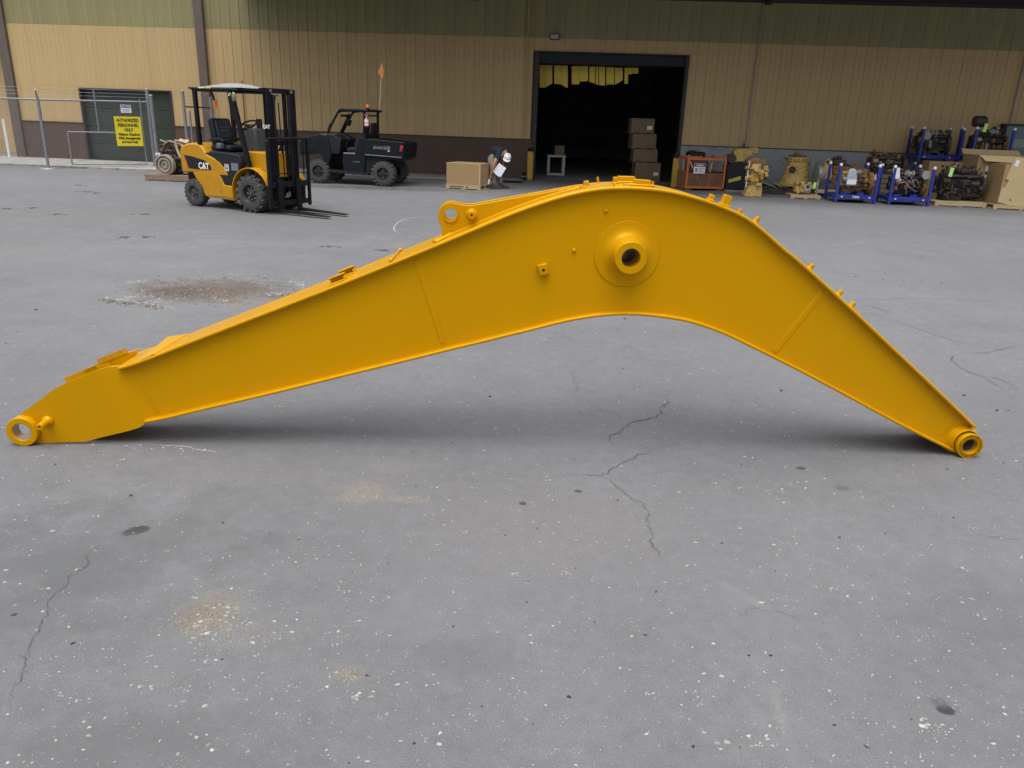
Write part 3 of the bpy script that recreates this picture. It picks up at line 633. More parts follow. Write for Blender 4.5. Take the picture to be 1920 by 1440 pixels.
Bpx = [(270,795),(319,785.5),(360,775.5),(520,738),(640,708.5),(755,680.5),(850,657),(900,645),(950,632.5),(1001.7,620),(1040,610),(1077,602),(1127,594.5),(1176.7,592),(1226.7,595),(1280,603),(1320,614),(1360,629),(1400,648),(1446.7,671),(1500,698),(1583,742),(1666.7,787.5),(1733,821.7),(1794,851)]
T = [Vector((*bp(*p),0)) for p in Tpx]; B = [Vector((*bp(*p),0)) for p in Bpx]
def soft(P, k=4): return crom(P, k)
def nrm(P):
    out = []
    for i in range(len(P)):
        d = P[min(i+1,len(P)-1)]-P[max(i-1,0)]; out.append(Vector((-d.y, d.x, 0)).normalized())
    return out
def resample(P, n):
    L = [0]
    for a, b in zip(P, P[1:]): L.append(L[-1]+(b-a).length)
    out = []; j = 0
    for i in range(n):
        t = L[-1]*i/(n-1)
        while j < len(P)-2 and L[j+1] < t: j += 1
        out.append(P[j].lerp(P[j+1], (t-L[j])/max(1e-9, L[j+1]-L[j])))
    return out
Ts = resample(soft(T), 150); Bs = resample(soft(B), 150)
def sweep_flange(P, side, y0, y1, name):
    Nn = nrm(P); mb = MB(); vs = []
    for p, q in zip(P, Nn):
        a = p; b = p-q*TH*side
        vs += [(a.x,y0,a.y),(a.x,y1,a.y),(b.x,y1,b.y),(b.x,y0,b.y)]
    m = len(P); fs = [(4*i+k, 4*i+4+k, 4*i+4+(k+1)%4, 4*i+(k+1)%4) for i in range(m-1) for k in range(4)]+[(0,1,2,3),(4*m-1,4*m-2,4*m-3,4*m-4)]
    return mb.add(vs, fs).build(name, BOOM, bo, bevel=.0065, smooth=40)
sweep_flange(Ts, 1, YF, YF+WB, 'top_flange'); sweep_flange(Bs, -1, YF, YF+WB, 'bottom_flange')
# side plates between the flanges, from the weld with the nose to the foot
tl = bp(251,689,YP); bl = bp(297,777,YP)
Tn = nrm(Ts); Bn = nrm(Bs)
Ti = [p-q*TH*.6 for p, q in zip(Ts, Tn)]; Bi = [p+q*TH*.6 for p, q in zip(Bs, Bn)]
Ti = [p for p in Ti if p.x > tl[0]]; Bi = [p for p in Bi if p.x > bl[0]]
Ti = [Vector((tl[0], Ti[0].y, 0))]+Ti; Bi = [Vector((bl[0], Bi[0].y, 0))]+Bi
Ti = resample(Ti, 120); Bi = resample(Bi, 120)
def side_plate(y0, y1, name):
    vs = []
    for a, b in zip(Ti, Bi): vs += [(a.x,y0,a.y),(b.x,y0,b.y),(b.x,y1,b.y),(a.x,y1,a.y)]
    m = len(Ti); fs = [(4*i+k, 4*i+4+k, 4*i+4+(k+1)%4, 4*i+(k+1)%4) for i in range(m-1) for k in range(4)]+[(0,1,2,3),(4*m-1,4*m-2,4*m-3,4*m-4)]
    return MB().add(vs, fs).build(name, BOOM, bo, smooth=30)
hub = bp(1175,476.5,YP); YQ = YF+WB-.04
sp1 = side_plate(YP, YP+.01, 'side_plate'); sp2 = side_plate(YQ-.01, YQ, 'side_plate')
# hub through the boom
hubr = .0495
for o in (sp1, sp2): cut(o, MB().cyl((hub[0],-.3,hub[1]),(hub[0],.8,hub[1]),.078,n=48))
MB().lathe([(.0495,-.125),(.081,-.125),(.084,-.122),(.084,-.07),(.088,-.05),(.098,-.03),(.118,-.014),(.134,-.009),(.150,-.0075),(.1715,-.0065),(.1735,-.003),(.174,.002),(.0495,.002)], (hub[0],YP,hub[1]), (0,1,0), 72, True).build('hub_boss', BOOM, bo, smooth=38)
MB().tube((hub[0],YP+.002,hub[1]),(hub[0],YQ+.06,hub[1]),.0495,.046,48).build('hub_bore', BORE, bo)
MB().lathe([(.050,0),(.174,0),(.17,.008),(.12,.012),(.09,.05),(.084,.12),(.050,.12)], (hub[0],YQ,hub[1]), (0,1,0), 48, True).build('hub_boss', BOOM, bo)
# weld seams (slightly proud bands)
def seam(p, q, w_, h_=.003, y=YP, both=True):
    a = bp(*p, y); b = bp(*q, y); MB().box(((a[0]+b[0])/2, y-h_/2+.001, (a[1]+b[1])/2), (math.dist(a, b), h_*2, w_), (0, -math.atan2(b[1]-a[1], b[0]-a[0]), 0)).build('weld_seam', BOOM, bo, bevel=.0028)
seam((781,487),(831,643),.028); seam((1543,547),(1452,660),.032); seam((1787,783),(1762,815),.02, .002)
seam((251,690),(296,775),.016,.0035)
# foot boss (right end)
fr = bp(1821,830.5,.0); fz = .0735
fx = fr[0]
foot = MB().tube((fx,0,fz),(fx,.44,fz),.0735,.045,64).build('foot_boss', BOOM, bo, bevel=.003)
MB().tube((fx,.03,fz),(fx,.41,fz),.0452,.041,48).build('foot_bore', BORE, bo)
a = bp(1797,851,YP); b = bp(1833,803,YP); c1 = bp(1757,818,YP); c2 = bp(1788,786,YP)
for y in (YP-.004, YQ-.016):
    MB().lathe([(.072,0),(.092,.02),(.105,.035)], (fx,y-.03,fz), (0,1,0), 48)
# fillet skirt blending the boss into the web
MB().lathe([(.074,-.045),(.080,-.02),(.094,0),(.1,.01),(.1,.28),(.094,.29),(.08,.31),(.074,.335)], (fx-.012,YP,fz+.012), (0,1,0), 64).build('foot_fillet', BOOM, bo)
MB().tube((fx,0,fz),(fx,.012,fz),.0765,.046,64).build('foot_collar', BOOM, bo, bevel=.003)
# nose: two shaped plates, bent towards the bosses
npx = [(36,778),(66,756),(101,729.7),(122,719),(150,707.3),(180,695),(201.6,689.4),(218.4,690),(240,683),(256,681)]
nbx = [(41,833),(69,832.5),(110,830.5),(161,828.5),(190,820.5),(225,812.5),(260.6,803.8),(272,794.5),(285,788),(299,784)]
def nose(y0, mirror=False, name='nose_plate'):
    off = -.034 if not mirror else .034
    def yy(px): t = min(1, max(0, (px-188)/52)); t = t*t*(3-2*t); return y0+off*(1-t)
    vs = []; K = len(npx); cols = []
    up_ = resample([Vector((*bp(*p,YF),0)) for p in npx], 40); lo_ = resample([Vector((*bp(*p,YF),0)) for p in nbx], 40)
    x188 = bp(188,750)[0]; x240 = bp(246,750)[0]
    for a, b in zip(up_, lo_):
        for q in (a, b):
            pass
        M_ = 6
        col = []
        for j in range(M_+1):
            p = a.lerp(b, j/M_); t = min(1, max(0, (p.x-.10*j/M_-x188)/(x240-x188))); t = t*t*(3-2*t); y = y0+off*(1-t)
            col.append((p.x, y, max(p.y,.002)))
        cols.append(col)
    th = .018 if not mirror else -.018; n1 = len(cols); m1 = len(cols[0])
    for col in cols: vs += col
    for col in cols: vs += [(x, y+th, z) for x, y, z in col]
    fs = []; o = n1*m1
    for i in range(n1-1):
        for j in range(m1-1):
            q = (i*m1+j, (i+1)*m1+j, (i+1)*m1+j+1, i*m1+j+1); fs += [q, tuple(o+k_ for k_ in reversed(q))]
        for j in (0, m1-1): fs.append((i*m1+j, (i+1)*m1+j, o+(i+1)*m1+j, o+i*m1+j))
    for i in (0, n1-1):
        for j in range(m1-1): fs.append((i*m1+j, i*m1+j+1, o+i*m1+j+1, o+i*m1+j))
    return MB().add(vs, fs).build(name, BOOM, bo, smooth=25)
nn1 = nose(YP-.001); nn2 = nose(YQ+.001, True)
lx = bp(40.8,809,.0)[0]; lz = .0825
for o in (nn1, nn2): cut(o, MB().cyl((lx,-.3,lz),(lx,.8,lz),.06,n=40))
for y0, y1 in ((-.004,.065),(YQ-.01,YQ+.085)):
    q = MB().tube((lx,y0,lz),(lx,y1,lz),.0825,.049,56).build('nose_boss', BOOM, bo, bevel=.004)
    MB().tube((lx,y0+.006,lz),(lx,y1-.006,lz),.0492,.0465,48).build('bore_sleeve', mat('bare_pinkish_bore', (.50,.38,.30), .35, .7, var=.1), q)
# open channel floor between the nose plates
f1 = [bp(130,790), bp(262,800), bp(262,792), bp(140,780)]
MB().prism([bp(150,826), bp(262,801), bp(262,797), bp(150,822)], YP+.02, YQ-.02).build('nose_floor', BOOM, bo)
MB().prism([bp(196,712), bp(222,691), bp(226,695), bp(200,716)], YP+.018, YQ-.018).build('nose_web', BOOM, bo)
# grease pipe stub on the nose
g1 = bp(90,789.5,YP-.034)
MB().lathe([(.0,-.001),(.031,-.001),(.031,-.008),(.020,-.022),(.0185,-.085),(.0165,-.088),(.007,-.088),(.007,-.06),(.0,-.06)], (g1[0],YP-.034,g1[1]), (0,1,0), 32).build('grease_stub', BOOM, bo)
MB().cyl((g1[0],YP-.034-.0605,g1[1]),(g1[0],YP-.034-.062,g1[1]),.0068).build('stub_hole', BLKM, bo)
# drilled mounting strips
def strip(p, q, hpx, y, nm='mounting_strip', n=4, ts=(.1,.36,.58,.9)):
    a = Vector((*bp(*p,y),0)); b = Vector((*bp(*q,y),0)); d = (b-a); L = d.length; ang = math.atan2(d.y, d.x); h_ = hpx/345
    o = MB().bx(0,L,-.003,.003,-h_,0).build(nm, BOOM, bo)
    k_ = MB()
    for t in ts: k_.cyl((L*t,-.1,-h_*.45),(L*t,.1,-h_*.45),.0055,n=14)
    cut(o, k_); o.location = (a.x, y, a.y); o.rotation_euler = (0, -ang, 0); return o
strip((120,708),(180,685.6),11.5,YP+.0); strip((181,674),(235,652.5),11,YP+.14)
MB().prism([bp(182,683,YP+.13), bp(243,660.5,YP+.13), bp(262,655,YP+.13), bp(224,690,YP+.13), bp(184,699,YP+.13)], YP+.14, YP+.155).build('inner_plate', BOOM, bo, bevel=.002)
MB().bar((*[bp(180,686,YP)[0]],YP,bp(180,686,YP)[1]),(bp(186,699,YP)[0],YP,bp(186,699,YP)[1]),.14,.006,(0,1,0)).build('cross_strip', BOOM, bo)
# sloping splice across the flange near the nose, and thin rod further up
def on_top(px, yl): # point on flange top line at photo column
    x = bp(px,500)[0]
    for p, q, nn_ in zip(Ts, Ts[1:], Tn):
        if p.x <= x <= q.x: t = (x-p.x)/(q.x-p.x); s_ = p.lerp(q, t); return Vector((s_.x, yl, s_.y)), Vector((nn_.x, 0, nn_.y))
    return Vector((Ts[-1].x, yl, Ts[-1].y)), Vector((0,0,1))
p, n_ = on_top(268,YF+.004); q, n2 = on_top(292,YF+WB-.01)
MB().cyl(p+n_*.002, q+n2*.002, .006, n=8).build('splice_weld', BOOM, bo)
p, n_ = on_top(733,YF+.03); q, n2 = on_top(742,YF+WB-.03); MB().cyl(p+n_*.012, q+n2*.012, .0045, n=8).ball(p+n_*.008,.012).ball(q+n2*.008,.012).build('thin_rod', BOOM, bo)
p, n_ = on_top(236,YF+.005); q, n2 = on_top(256,YF+WB-.02)
MB().add([tuple(p+n_*.0005), tuple(on_top(262,YF+.01)[0]+n_*.004), tuple(on_top(290,YF+WB)[0]+n_*.004), tuple(q+n2*.03)], [(0,1,2,3)]).build('splice_plate', BOOM, bo)
# clevis ears for the stick cylinder
epx = [(828.4,440),(827.7,428.3),(824,418),(821,406.5),(823.3,394.8),(829,386),(838,381),(848,380.2),(858,382.4),(868.5,384.6),(880,385.3),(893,384),(965,371),(1030,359.5),(1085,349.5),(1099,348.5),(1108,352),(1112,358),(1080,366),(1024,376),(950,402),(887,430),(840,449),(816,459)]
def ear(y, th, dx=0):
    q = [bp(*p, YF+.105) for p in epx]; q = q[:-1]
    # smooth the rounded head
    hd = crom([Vector((a, b, 0)) for a, b in q[:13]], 4); pts = [(v.x, v.y) for v in hd]+q[13:]
    o = MB().prism(pts, y, y+th).build('clevis_ear', BOOM, bo)
    hc = bp(845,402.5,YF+.105); cut(o, MB().cyl((hc[0],y-.1,hc[1]),(hc[0],y+th+.1,hc[1]),.033,n=40))
    return o
e1 = ear(YF+.105,.022); e2 = ear(YF+.195,.022)
for e_ in (e1, e2):
    b_ = e_.modifiers.new('bevel', 'BEVEL'); b_.width = .0025; b_.segments = 2; b_.limit_method = 'ANGLE'; b_.angle_limit = R(50)
hc = bp(845,402.5,YF+.105)
MB().tube((hc[0],YF+.098,hc[1]),(hc[0],YF+.106,hc[1]),.040,.034,40).build('ear_ring', BOOM, bo)
g2 = bp(884.5,401.5,YF+.105)
MB().lathe([(.0,0),(.0305,0),(.0305,-.006),(.024,-.009),(.022,-.02),(.019,-.022),(.018,-.05),(.006,-.05),(.006,-.03),(0,-.03)], (g2[0],YF+.105,g2[1]), (0,1,0), 36).build('grease_stub', BOOM, bo)
MB().cyl((g2[0],YF+.073,g2[1]),(g2[0],YF+.0725,g2[1]),.0058).build('stub_hole', BLKM, bo)
p, n_ = on_top(816,YF+.05); q, _n = on_top(845,YF+.10)
MB().cyl(p+n_*.004,q+n_*.004,.011,.014).build('ear_weld', BOOM, bo); 
p, n_ = on_top(812,YF+.10); q, _n = on_top(832,YF+.19); MB().cyl(p+n_*.004,q+n_*.004,.009).build('ear_weld', BOOM, bo)
w0 = [tuple(on_top(px,YF+.098)[0]+on_top(px,0)[1]*.003) for px in range(830,1100,18)]
MB().path(w0, .009, 8).build('ear_weld', BOOM, bo)
# small fittings on the side plate
bk = bp(1018,503,YP); bkb = MB().box((bk[0],YP-.02,bk[1]), (.052,.04,.056), (0,R(-15),0)).build('hose_block', BOOM, bo, bevel=.004)
MB().cyl((bk[0],YP-.0395,bk[1]-.002),(bk[0],YP-.0412,bk[1]-.002),.0075).build('stub_hole', BLKM, bo)
MB().tube((bk[0],YP-.039,bk[1]-.002),(bk[0],YP-.0415,bk[1]-.002),.0105,.0078,20).build('hole_lip', BOOM, bo)
for px, py in ((1136.5,395),(1076,469.5)):
    s_ = bp(px, py, YP); MB().lathe([(0,-.014),(.006,-.013),(.0105,-.008),(.0115,0)], (s_[0],YP,s_[1]), (0,1,0), 20).build('stud', BOOM, bo)
# blocks, pins and stubs welded on the top flange
def onbox(px, dx, h_, yl, dy, nm='mounting_block', sink=.004, foot=False, bev=.003):
    p, n_ = on_top(px, yl); ang = math.atan2(n_.x, n_.z)
    c_ = p+n_*(h_/2-sink); o = MB().box(tuple(c_), (dx,dy,h_), (0,ang,0)).build(nm, BOOM, bo, bevel=bev)
    if foot: MB().box(tuple(p+n_*.004), (dx*1.5,dy*1.4,.012), (0,ang,0)).build('weld_foot', BOOM, bo, bevel=.005)
    return o
def onpin(px, r, h_, yl, foot=True, nm='threaded_boss'):
    p, n_ = on_top(px, yl); o = MB().cyl(p-n_*.004, p+n_*h_, r, n=20).build(nm, BOOM, bo, bevel=.002)
    if foot: MB().lathe([(r*1.6,0),(r*1.25,.004),(r,.008)], p-n_*.001, n_, 20).build('weld_foot', BOOM, bo)
onbox(1100,.026,.03,YF+.19,.04); onpin(1124,.006,.034,YF+.24); onbox(1143,.008,.018,YF+.05,.02)
onbox(1153,.024,.040,YF+.17,.03,foot=True); onbox(1179,.09,.038,YF+.27,.05,foot=True); onbox(1197,.089,.036,YF+.10,.045,foot=True); onpin(1223,.006,.024,YF+.17)
onbox(1172,.05,.012,YF+.10,.05)
onbox(1323,.026,.038,YF+.06,.03,foot=True); onbox(1349,.040,.062,YF+.055,.05,foot=True); onpin(1377,.013,.020,YF+.035,False); onpin(1408,.0145,.034,YF+.035)
for px, h_ in ((1522,.032),(1585,.032),(1613,.030)): onpin(px,.0145,h_,YF+.03)
onbox(1571,.03,.006,YF+.2,.05); o_ = onbox(1630,.035,.010,YF+.05,.04)
p, n_ = on_top(1628,YF+.05); MB().cyl(p,p+n_*.022,.003).cyl(p+Vector((.02,0,-.02)),p+Vector((.02,0,-.02))+n_*.02,.003).build('wire_hook', BOOM, bo)
# pair of small channel clips on the straight part
for px, y_ in ((630,YF+.06),(640,YF+.20)):
    p, n_ = on_top(px, y_); ang = math.atan2(n_.x, n_.z); m_ = Matrix.Translation(p) @ Matrix.Rotation(ang, 4, 'Y')
    MB(m_).bx(-.045,.045,-.035,.035,-.002,.008).bx(-.045,.045,.028,.035,.008,.036).bx(-.045,.045,.0,.028,.030,.036).bx(.038,.045,-.03,.028,.008,.022).build('channel_clip', BOOM, bo, bevel=.002)
# ------------------------------------------------------------------ wheels
def wheel(parent, x, z, y0, y1, r, rim_r, rim_mat, lugs=22, lug_h=.014, knob=True, bolts=6, dish=.05, name='wheel'):
    # axle along y; outer face at y0 (towards the viewer when y0<y1)
    s = 1 if y1 > y0 else -1; wd = abs(y1-y0); c = (x, y0, z); ax = (0, s, 0)
    rr = r-lug_h
    t = MB().lathe([(rim_r,.012),(rim_r*1.05,.0),(rr*.80,-.006),(rr*.93,.006),(rr,.035),(rr*1.004,wd/2),(rr,wd-.035),(rr*.93,wd-.006),(rr*.8,wd+.004),(rim_r,wd-.012)], c, ax, 40)
    for i in range(lugs):
        for side in (0, 1):
            a = 2*PI*(i+side*.5)/lugs; q0 = .006 if not side else wd-.006; q1 = wd*.56 if not side else wd*.44
            p0 = Vector((x+cos(a)*rr*.985, y0+s*q0, z+sin(a)*rr*.985)); a2 = a+.16; p1 = Vector((x+cos(a2)*rr, y0+s*q1, z+sin(a2)*rr))
            t.bar(p0, p1, 2*PI*r/lugs*.48, lug_h*2.1, (cos(a+.08),0,sin(a+.08)))
    o = t.build('wheel', BLK, parent, smooth=35)
    rm = MB().lathe([(rim_r*1.04,.004),(rim_r*.97,.0),(rim_r*.93,.012),(rim_r*.86,dish),(rim_r*.5,dish*1.05),(rim_r*.45,dish*.6),(rim_r*.30,dish*.45),(rim_r*.28,dish*.2),(0,dish*.18)], c, ax, 32)
    rm.build('rim', rim_mat, o)
    nb = MB()
    for i in range(bolts):
        a = 2*PI*i/bolts; nb.cyl((x+cos(a)*rim_r*.60, y0+s*(dish*1.04), z+sin(a)*rim_r*.60), (x+cos(a)*rim_r*.60, y0+s*(dish*.62), z+sin(a)*rim_r*.60), rim_r*.085, n=8)
    nb.build('wheel_nuts', ALU, o); return o

# ------------------------------------------------------------------ forklift
fA = gp(363,387); fB = gp(474,399.5); fa = math.atan2(fB.y-fA.y, fB.x-fA.x)
FK = thing('forklift', 'yellow and black forklift with lowered forks parked in front of the wall', 'forklift', (fA.x, fA.y, 0), fa)
RIMD = mat('dusty_black_rim', (.035,.035,.038), .55, var=.4, scale=12, dirt=(.13,.12,.11), dirtamt=.25)
wheel(FK, .0, .255, .03, .20, .255, .13, RIMD, 20, .006, bolts=5, dish=.045); wheel(FK, .0, .255, 1.0, .83, .255, .13, RIMD, 20, .006, bolts=5, dish=.045)
wheel(FK, 1.46, .335, .0, .25, .335, .17, RIMD, 15, .026, bolts=8, dish=.085); wheel(FK, 1.46, .335, 1.07, .82, .335, .17, RIMD, 15, .026, bolts=8, dish=.085)
def fpt(px, py, y=0.03):
    F_ = Frame(fA.x, fA.y, fa); return F_.pt(px, py, y)
Yn, Yf = .06, 1.0
# counterweight
cw = [(-.28,.60),(-.30,.80),(-.30,1.0),(-.24,1.08),(-.12,1.13),(.03,1.155),(.16,1.15),(.26,1.12),(.33,1.06),(.38,.985),(.46,.945),(.60,.91),(.72,.86),(.82,.78),(.90,.68),(.93,.60),(.30,.60),(.24,.62),(-.05,.62)]
MB().prism(cw, Yn, Yf).build('counterweight', CATY, FK, bevel=.03)
MB().bx(-.26,.12,Yn+.1,Yf-.1,.34,.62).build('counterweight_base', BLKM, FK, bevel=.02)
# dark decal band with the maker's mark
dec = [fpt(*p, Yn) for p in ((345,290),(352,291.5),(360,293),(382,300),(390,305),(395,312),(397,319),(376,318),(353,315))]
MB().prism(dec, Yn-.0045, Yn-.001).build('side_decal', BLKP, FK)
MB().prism([fpt(*p,Yn) for p in ((344.5,290),(346,290.2),(355,315),(353.5,315))], Yn-.006, Yn-.0046).build('decal_stripe', RED, FK)
c1 = fpt(382.5,311.5,Yn); text('CAT', .155, WHT, FK, face_y(c1[0], Yn-.007, c1[1]), bold=.006, sx=.9)
MB().prism([(c1[0]-.045,c1[1]-.05),(c1[0],c1[1]-.012),(c1[0]+.045,c1[1]-.05)], Yn-.011, Yn-.0085).build('logo_triangle', SIGNY, FK)
for k_ in range(3): pass
MB().bx(.27,.32,Yn-.008,Yn-.005,.70,.712).bx(.21,.23,Yn-.008,Yn-.005,.69,.72).build('model_mark', WHT, FK)
# frame skirt
sk = [fpt(*p, Yn) for p in ((361,322),(368,335),(378,352),(386,368),(441,377),(436,349),(420,347),(409,324),(404,322))]
MB().prism(sk, Yn-.0005, Yn+.12).build('frame_skirt', CATY, FK, bevel=.012)
MB().prism([(p[0], p[1]+.0) for p in sk], Yf-.12, Yf).build('frame_skirt', CATY, FK, bevel=.012)
MB().bx(.25,1.15,Yn+.13,Yf-.13,.2,.6).build('chassis', BLKM, FK)
MB().bx(.36,1.02,Yn-.004,Yn-.001,.19,.235).build('dirt_band', mat('muddy_yellow', (.25,.15,.05), .8, var=.3, scale=20), FK)
# grey step cover and engine hood
st = [fpt(*p, Yn) for p in ((378,287),(392,291),(403,299),(409,311),(411,323),(416,336),(421,346),(436,348),(447,322),(452,305),(447,291),(425,287),(400,284))]
MB().prism(st, Yn+.004, Yf-.004).build('side_cover', BLKP, FK, bevel=.015)
hd = [(.30,.62),(.33,1.0),(.42,1.04),(.98,1.02),(1.16,.98),(1.22,.86),(1.16,.62)]
MB().prism([(x_-.02,z_-.01) for x_, z_ in hd], Yn+.09, Yf-.09).build('engine_hood', BLKP, FK, bevel=.03)
a_ = fpt(425,314,Yn); MB().bx(a_[0]-.05,a_[0]+.05,Yn-.002,Yn+.002,a_[1]-.06,a_[1]+.06).build('side_label', WHT, FK)
MB().bx(a_[0]-.045,a_[0]+.045,Yn-.004,Yn-.0025,a_[1]+.035,a_[1]+.052).build('label_band', RED, FK); text('H', .085, BLKM, FK, face_y(a_[0],Yn-.005,a_[1]-.015), bold=.003)
a_ = fpt(440,313,Yn); MB().bx(a_[0]-.085,a_[0]+.085,Yn-.001,Yn+.002,a_[1]-.065,a_[1]+.065).build('data_plate', mat('grey_plate', (.22,.24,.27), .4, .3), FK)
MB().bx(.04,.35,.5,.95,1.14,1.155).build('hood_lid', CATY, FK, bevel=.004)
# front cowl and fender over the drive wheel
cwl = [(1.20,.62),(1.17,.98),(1.25,1.06),(1.78,1.05),(1.80,.62)]
MB().prism(cwl, Yn+.14, Yf-.14).build('front_cowl', CATY, FK, bevel=.02)
arc = [(1.46+cos(a)*q, .335+sin(a)*q) for q, rng in ((.455, range(196, 20, -12)), (.437, range(20, 200, 12))) for a in [R(t) for t in rng]]
MB().prism(arc, Yn-.04, Yn+.26).build('fender', CATY, FK, bevel=.004); MB().prism(arc, Yf-.26, Yf+.04).build('fender', CATY, FK, bevel=.004)
MB().prism([(1.15,.16),(1.1,.5),(1.14,.62),(1.75,.62),(1.75,.25)], Yn+.27, Yf-.27).build('axle_housing', BLKM, FK)
MB().cyl((1.72,.35,.72),(1.82,.2,.70),.035).cyl((1.6,.2,.72),(1.78,.28,.74),.045,.03).build('tilt_cylinder', OILY, FK)
# overhead guard: rear pillars, raked front pillars, roof
for y in (Yn+.02, Yf-.07):
    MB().bar((.215,y+.02,1.12),(.205,y+.02,2.07),.075,.06,(0,1,0)).build('rear_pillar', BLKM, FK, bevel=.006)
    MB().bar((1.46,y+.02,.64),(1.115,y+.02,1.98),.085,.06,(0,1,0)).build('front_pillar', BLKM, FK, bevel=.006)
    MB().prism([(1.06,1.80),(1.10,1.62),(1.19,1.55),(1.26,1.60),(1.16,1.98),(1.03,2.03)], y, y+.05).build('pillar_gusset', BLKM, FK)
    MB().path([(.16,y+.02,2.08),(.9,y+.02,2.08),(1.05,y+.02,2.06),(1.13,y+.02,1.96)], .035, 8, 3).build('side_rail', BLKM, FK)
rf = MB().bx(.10,1.16,Yn,Yf-.03,2.10,2.125).bx(.10,.16,Yn,Yf-.03,2.08,2.10)
rf.build('roof', mat('dull_grey_green_roof', (.10,.105,.09), .6, var=.15, dirt=(.05,.05,.04), dirtamt=.3), FK, bevel=.006)
for k_ in range(5): MB().bx(1.17,1.75,Yn+.14+k_*.16,Yn+.17+k_*.16,2.085,2.12).build('roof_bar', BLKM, FK)
MB().bx(1.75,1.80,Yn+.05,Yf-.05,2.08,2.13).build('front_roof_rail', BLKM, FK)
cv = MB(); n_ = 12; vs = []; W_ = 1.16
for i in range(n_+1):
    for j in range(7):
        u = i/n_; v = j/6; vs.append((.28+u*1.0, .16+v*.75, 2.128+.085*sin(PI*u)**.7*sin(PI*v)**.6))
cv.add(vs, [(i*7+j, (i+1)*7+j, (i+1)*7+j+1, i*7+j+1) for i in range(n_) for j in range(6)])
cv.build('rain_cover', mat('white_cover', (.27,.27,.255), .5, var=.06), FK, smooth=60)
MB().bx(.35,.50,Yn-.004,Yn-.001,2.102,2.122).build('white_sticker', WHT, FK); MB().bx(.52,.66,Yn-.004,Yn-.001,2.102,2.122).build('yellow_sticker', SIGNY, FK)
q = fpt(403,195,.12); MB().path([(q[0]-.08,.12,2.06),(q[0]-.03,.12,1.98),(q[0]-.01,.12,q[1]+.05)], .02).build('lamp_bracket', BLKM, FK)
MB().cyl((q[0],.12,q[1]-.075),(q[0],.12,q[1]+.035),.022,.034).build('indicator', ORP, FK); MB().cyl((q[0],.12,q[1]+.036),(q[0],.12,q[1]+.06),.036).build('indicator_base', ALU, FK)
q = fpt(444,182,.12); MB().ball((q[0],.05,q[1]), .06, (.7,.5,1.4)).build('green_mirror', mat('green_mirror_glass', (.22,.27,.14), .2, .3), FK)
q = fpt(434,177,.12); MB().cyl((q[0],.07,q[1]),(q[0],.1,q[1]),.03).build('work_light', WHT, FK)
# seat, wheel, dash
SEAT = BLKP
sx0 = .34
MB().box((sx0+.22,.50,1.08),(.50,.50,.11)).build('seat_cushion', SEAT, FK, bevel=.04)
MB().box((sx0+.01,.50,1.35),(.13,.47,.50),(0,R(-9),0)).build('seat_back', SEAT, FK, bevel=.05)
MB().box((sx0+.075,.50,1.40),(.03,.33,.33),(0,R(-9),0)).build('seat_pad', mat('slate_vinyl', (.03,.038,.05), .5), FK, bevel=.03)
for k_ in range(5): MB().box((sx0+.092-.01*k_*.0,.50,1.22+k_*.055),(.012,.2,.012),(0,R(-9),0)).build('pad_rib', mat('grey_ribs', (.13,.14,.16), .5), FK)
for y in (.22,.78): MB().path([(sx0+.02,y,1.22),(sx0+.25,y,1.24),(sx0+.36,y,1.2)], .025, 8, 3).build('armrest', SEAT, FK)
MB().box((sx0+.28,.2,1.12),(.12,.1,.10)).build('control_box', mat('grey_box', (.12,.125,.14), .5), FK, bevel=.02)
swc = Vector((1.02,.52,1.50)); axis = Vector((-.5,0,.86)).normalized()
cc = [swc+(Vector((0,1,0))*cos(t)+axis.cross(Vector((0,1,0)))*sin(t))*.165 for t in [2*PI*i/24 for i in range(25)]]
MB().path(cc, .016, 8).cyl(swc-axis*.01, swc-axis*.35, .03).path([cc[0],swc,cc[12]], .011).path([cc[6],swc], .011).build('steering_wheel', BLKP, FK)
MB().prism([(1.06,.98),(1.04,1.30),(1.12,1.44),(1.30,1.46),(1.40,1.0)], .38,.66).build('dashboard', mat('dash_plastic', (.05,.055,.06), .5), FK, bevel=.03)
for k_ in range(4):
    MB().path([(1.15+.02*k_,.60+.05*k_,1.40-.02*k_),(1.28,.72+.04*k_,1.40),(1.42,.74+.04*k_,1.2),(1.5,.72,1.04)], .013, 8, 4).build('hydraulic_hose', HOSE if k_%2 else BLKP, FK)
# mast: nested channels each side, chains, cylinders, cross members
MZ = 2.13
for y0 in (.18, .80):
    MB().bx(1.80,1.89,y0-.015,y0+.015,.12,MZ-.01).bx(1.80,1.815,y0-.04,y0+.05,.12,MZ-.01).bx(1.875,1.89,y0-.04,y0+.05,.12,MZ-.01).build('outer_mast', BLKM, FK, bevel=.004)
    yi = y0+(.055 if y0 < .5 else -.055)
    MB().bx(1.805,1.885,yi-.012,yi+.012,.12,MZ).bx(1.805,1.82,yi-.03,yi+.03,.12,MZ).bx(1.87,1.885,yi-.03,yi+.03,.12,MZ).build('inner_mast', BLKM, FK, bevel=.004)
    y2 = y0+(.12 if y0 < .5 else -.12)
    MB().cyl((1.78,y2,.15),(1.78,y2,MZ-.08),.038).build('lift_cylinder', BLKM, FK)
    MB().bx(1.86,1.90,y2-.02,y2+.02,.35,MZ-.1).build('lift_chain', BLKP, FK)
    for k_ in range(2): MB().box((1.9,yi-.015+.03*k_,MZ-.04),(.012,.012,.05),(0,0,0)).build('mast_bolt', ALU, FK)
for z in (.20, 1.18, 2.05): MB().bx(1.79,1.83,.15,.83,z,z+.085).build('mast_crossbar', BLKM, FK, bevel=.004)
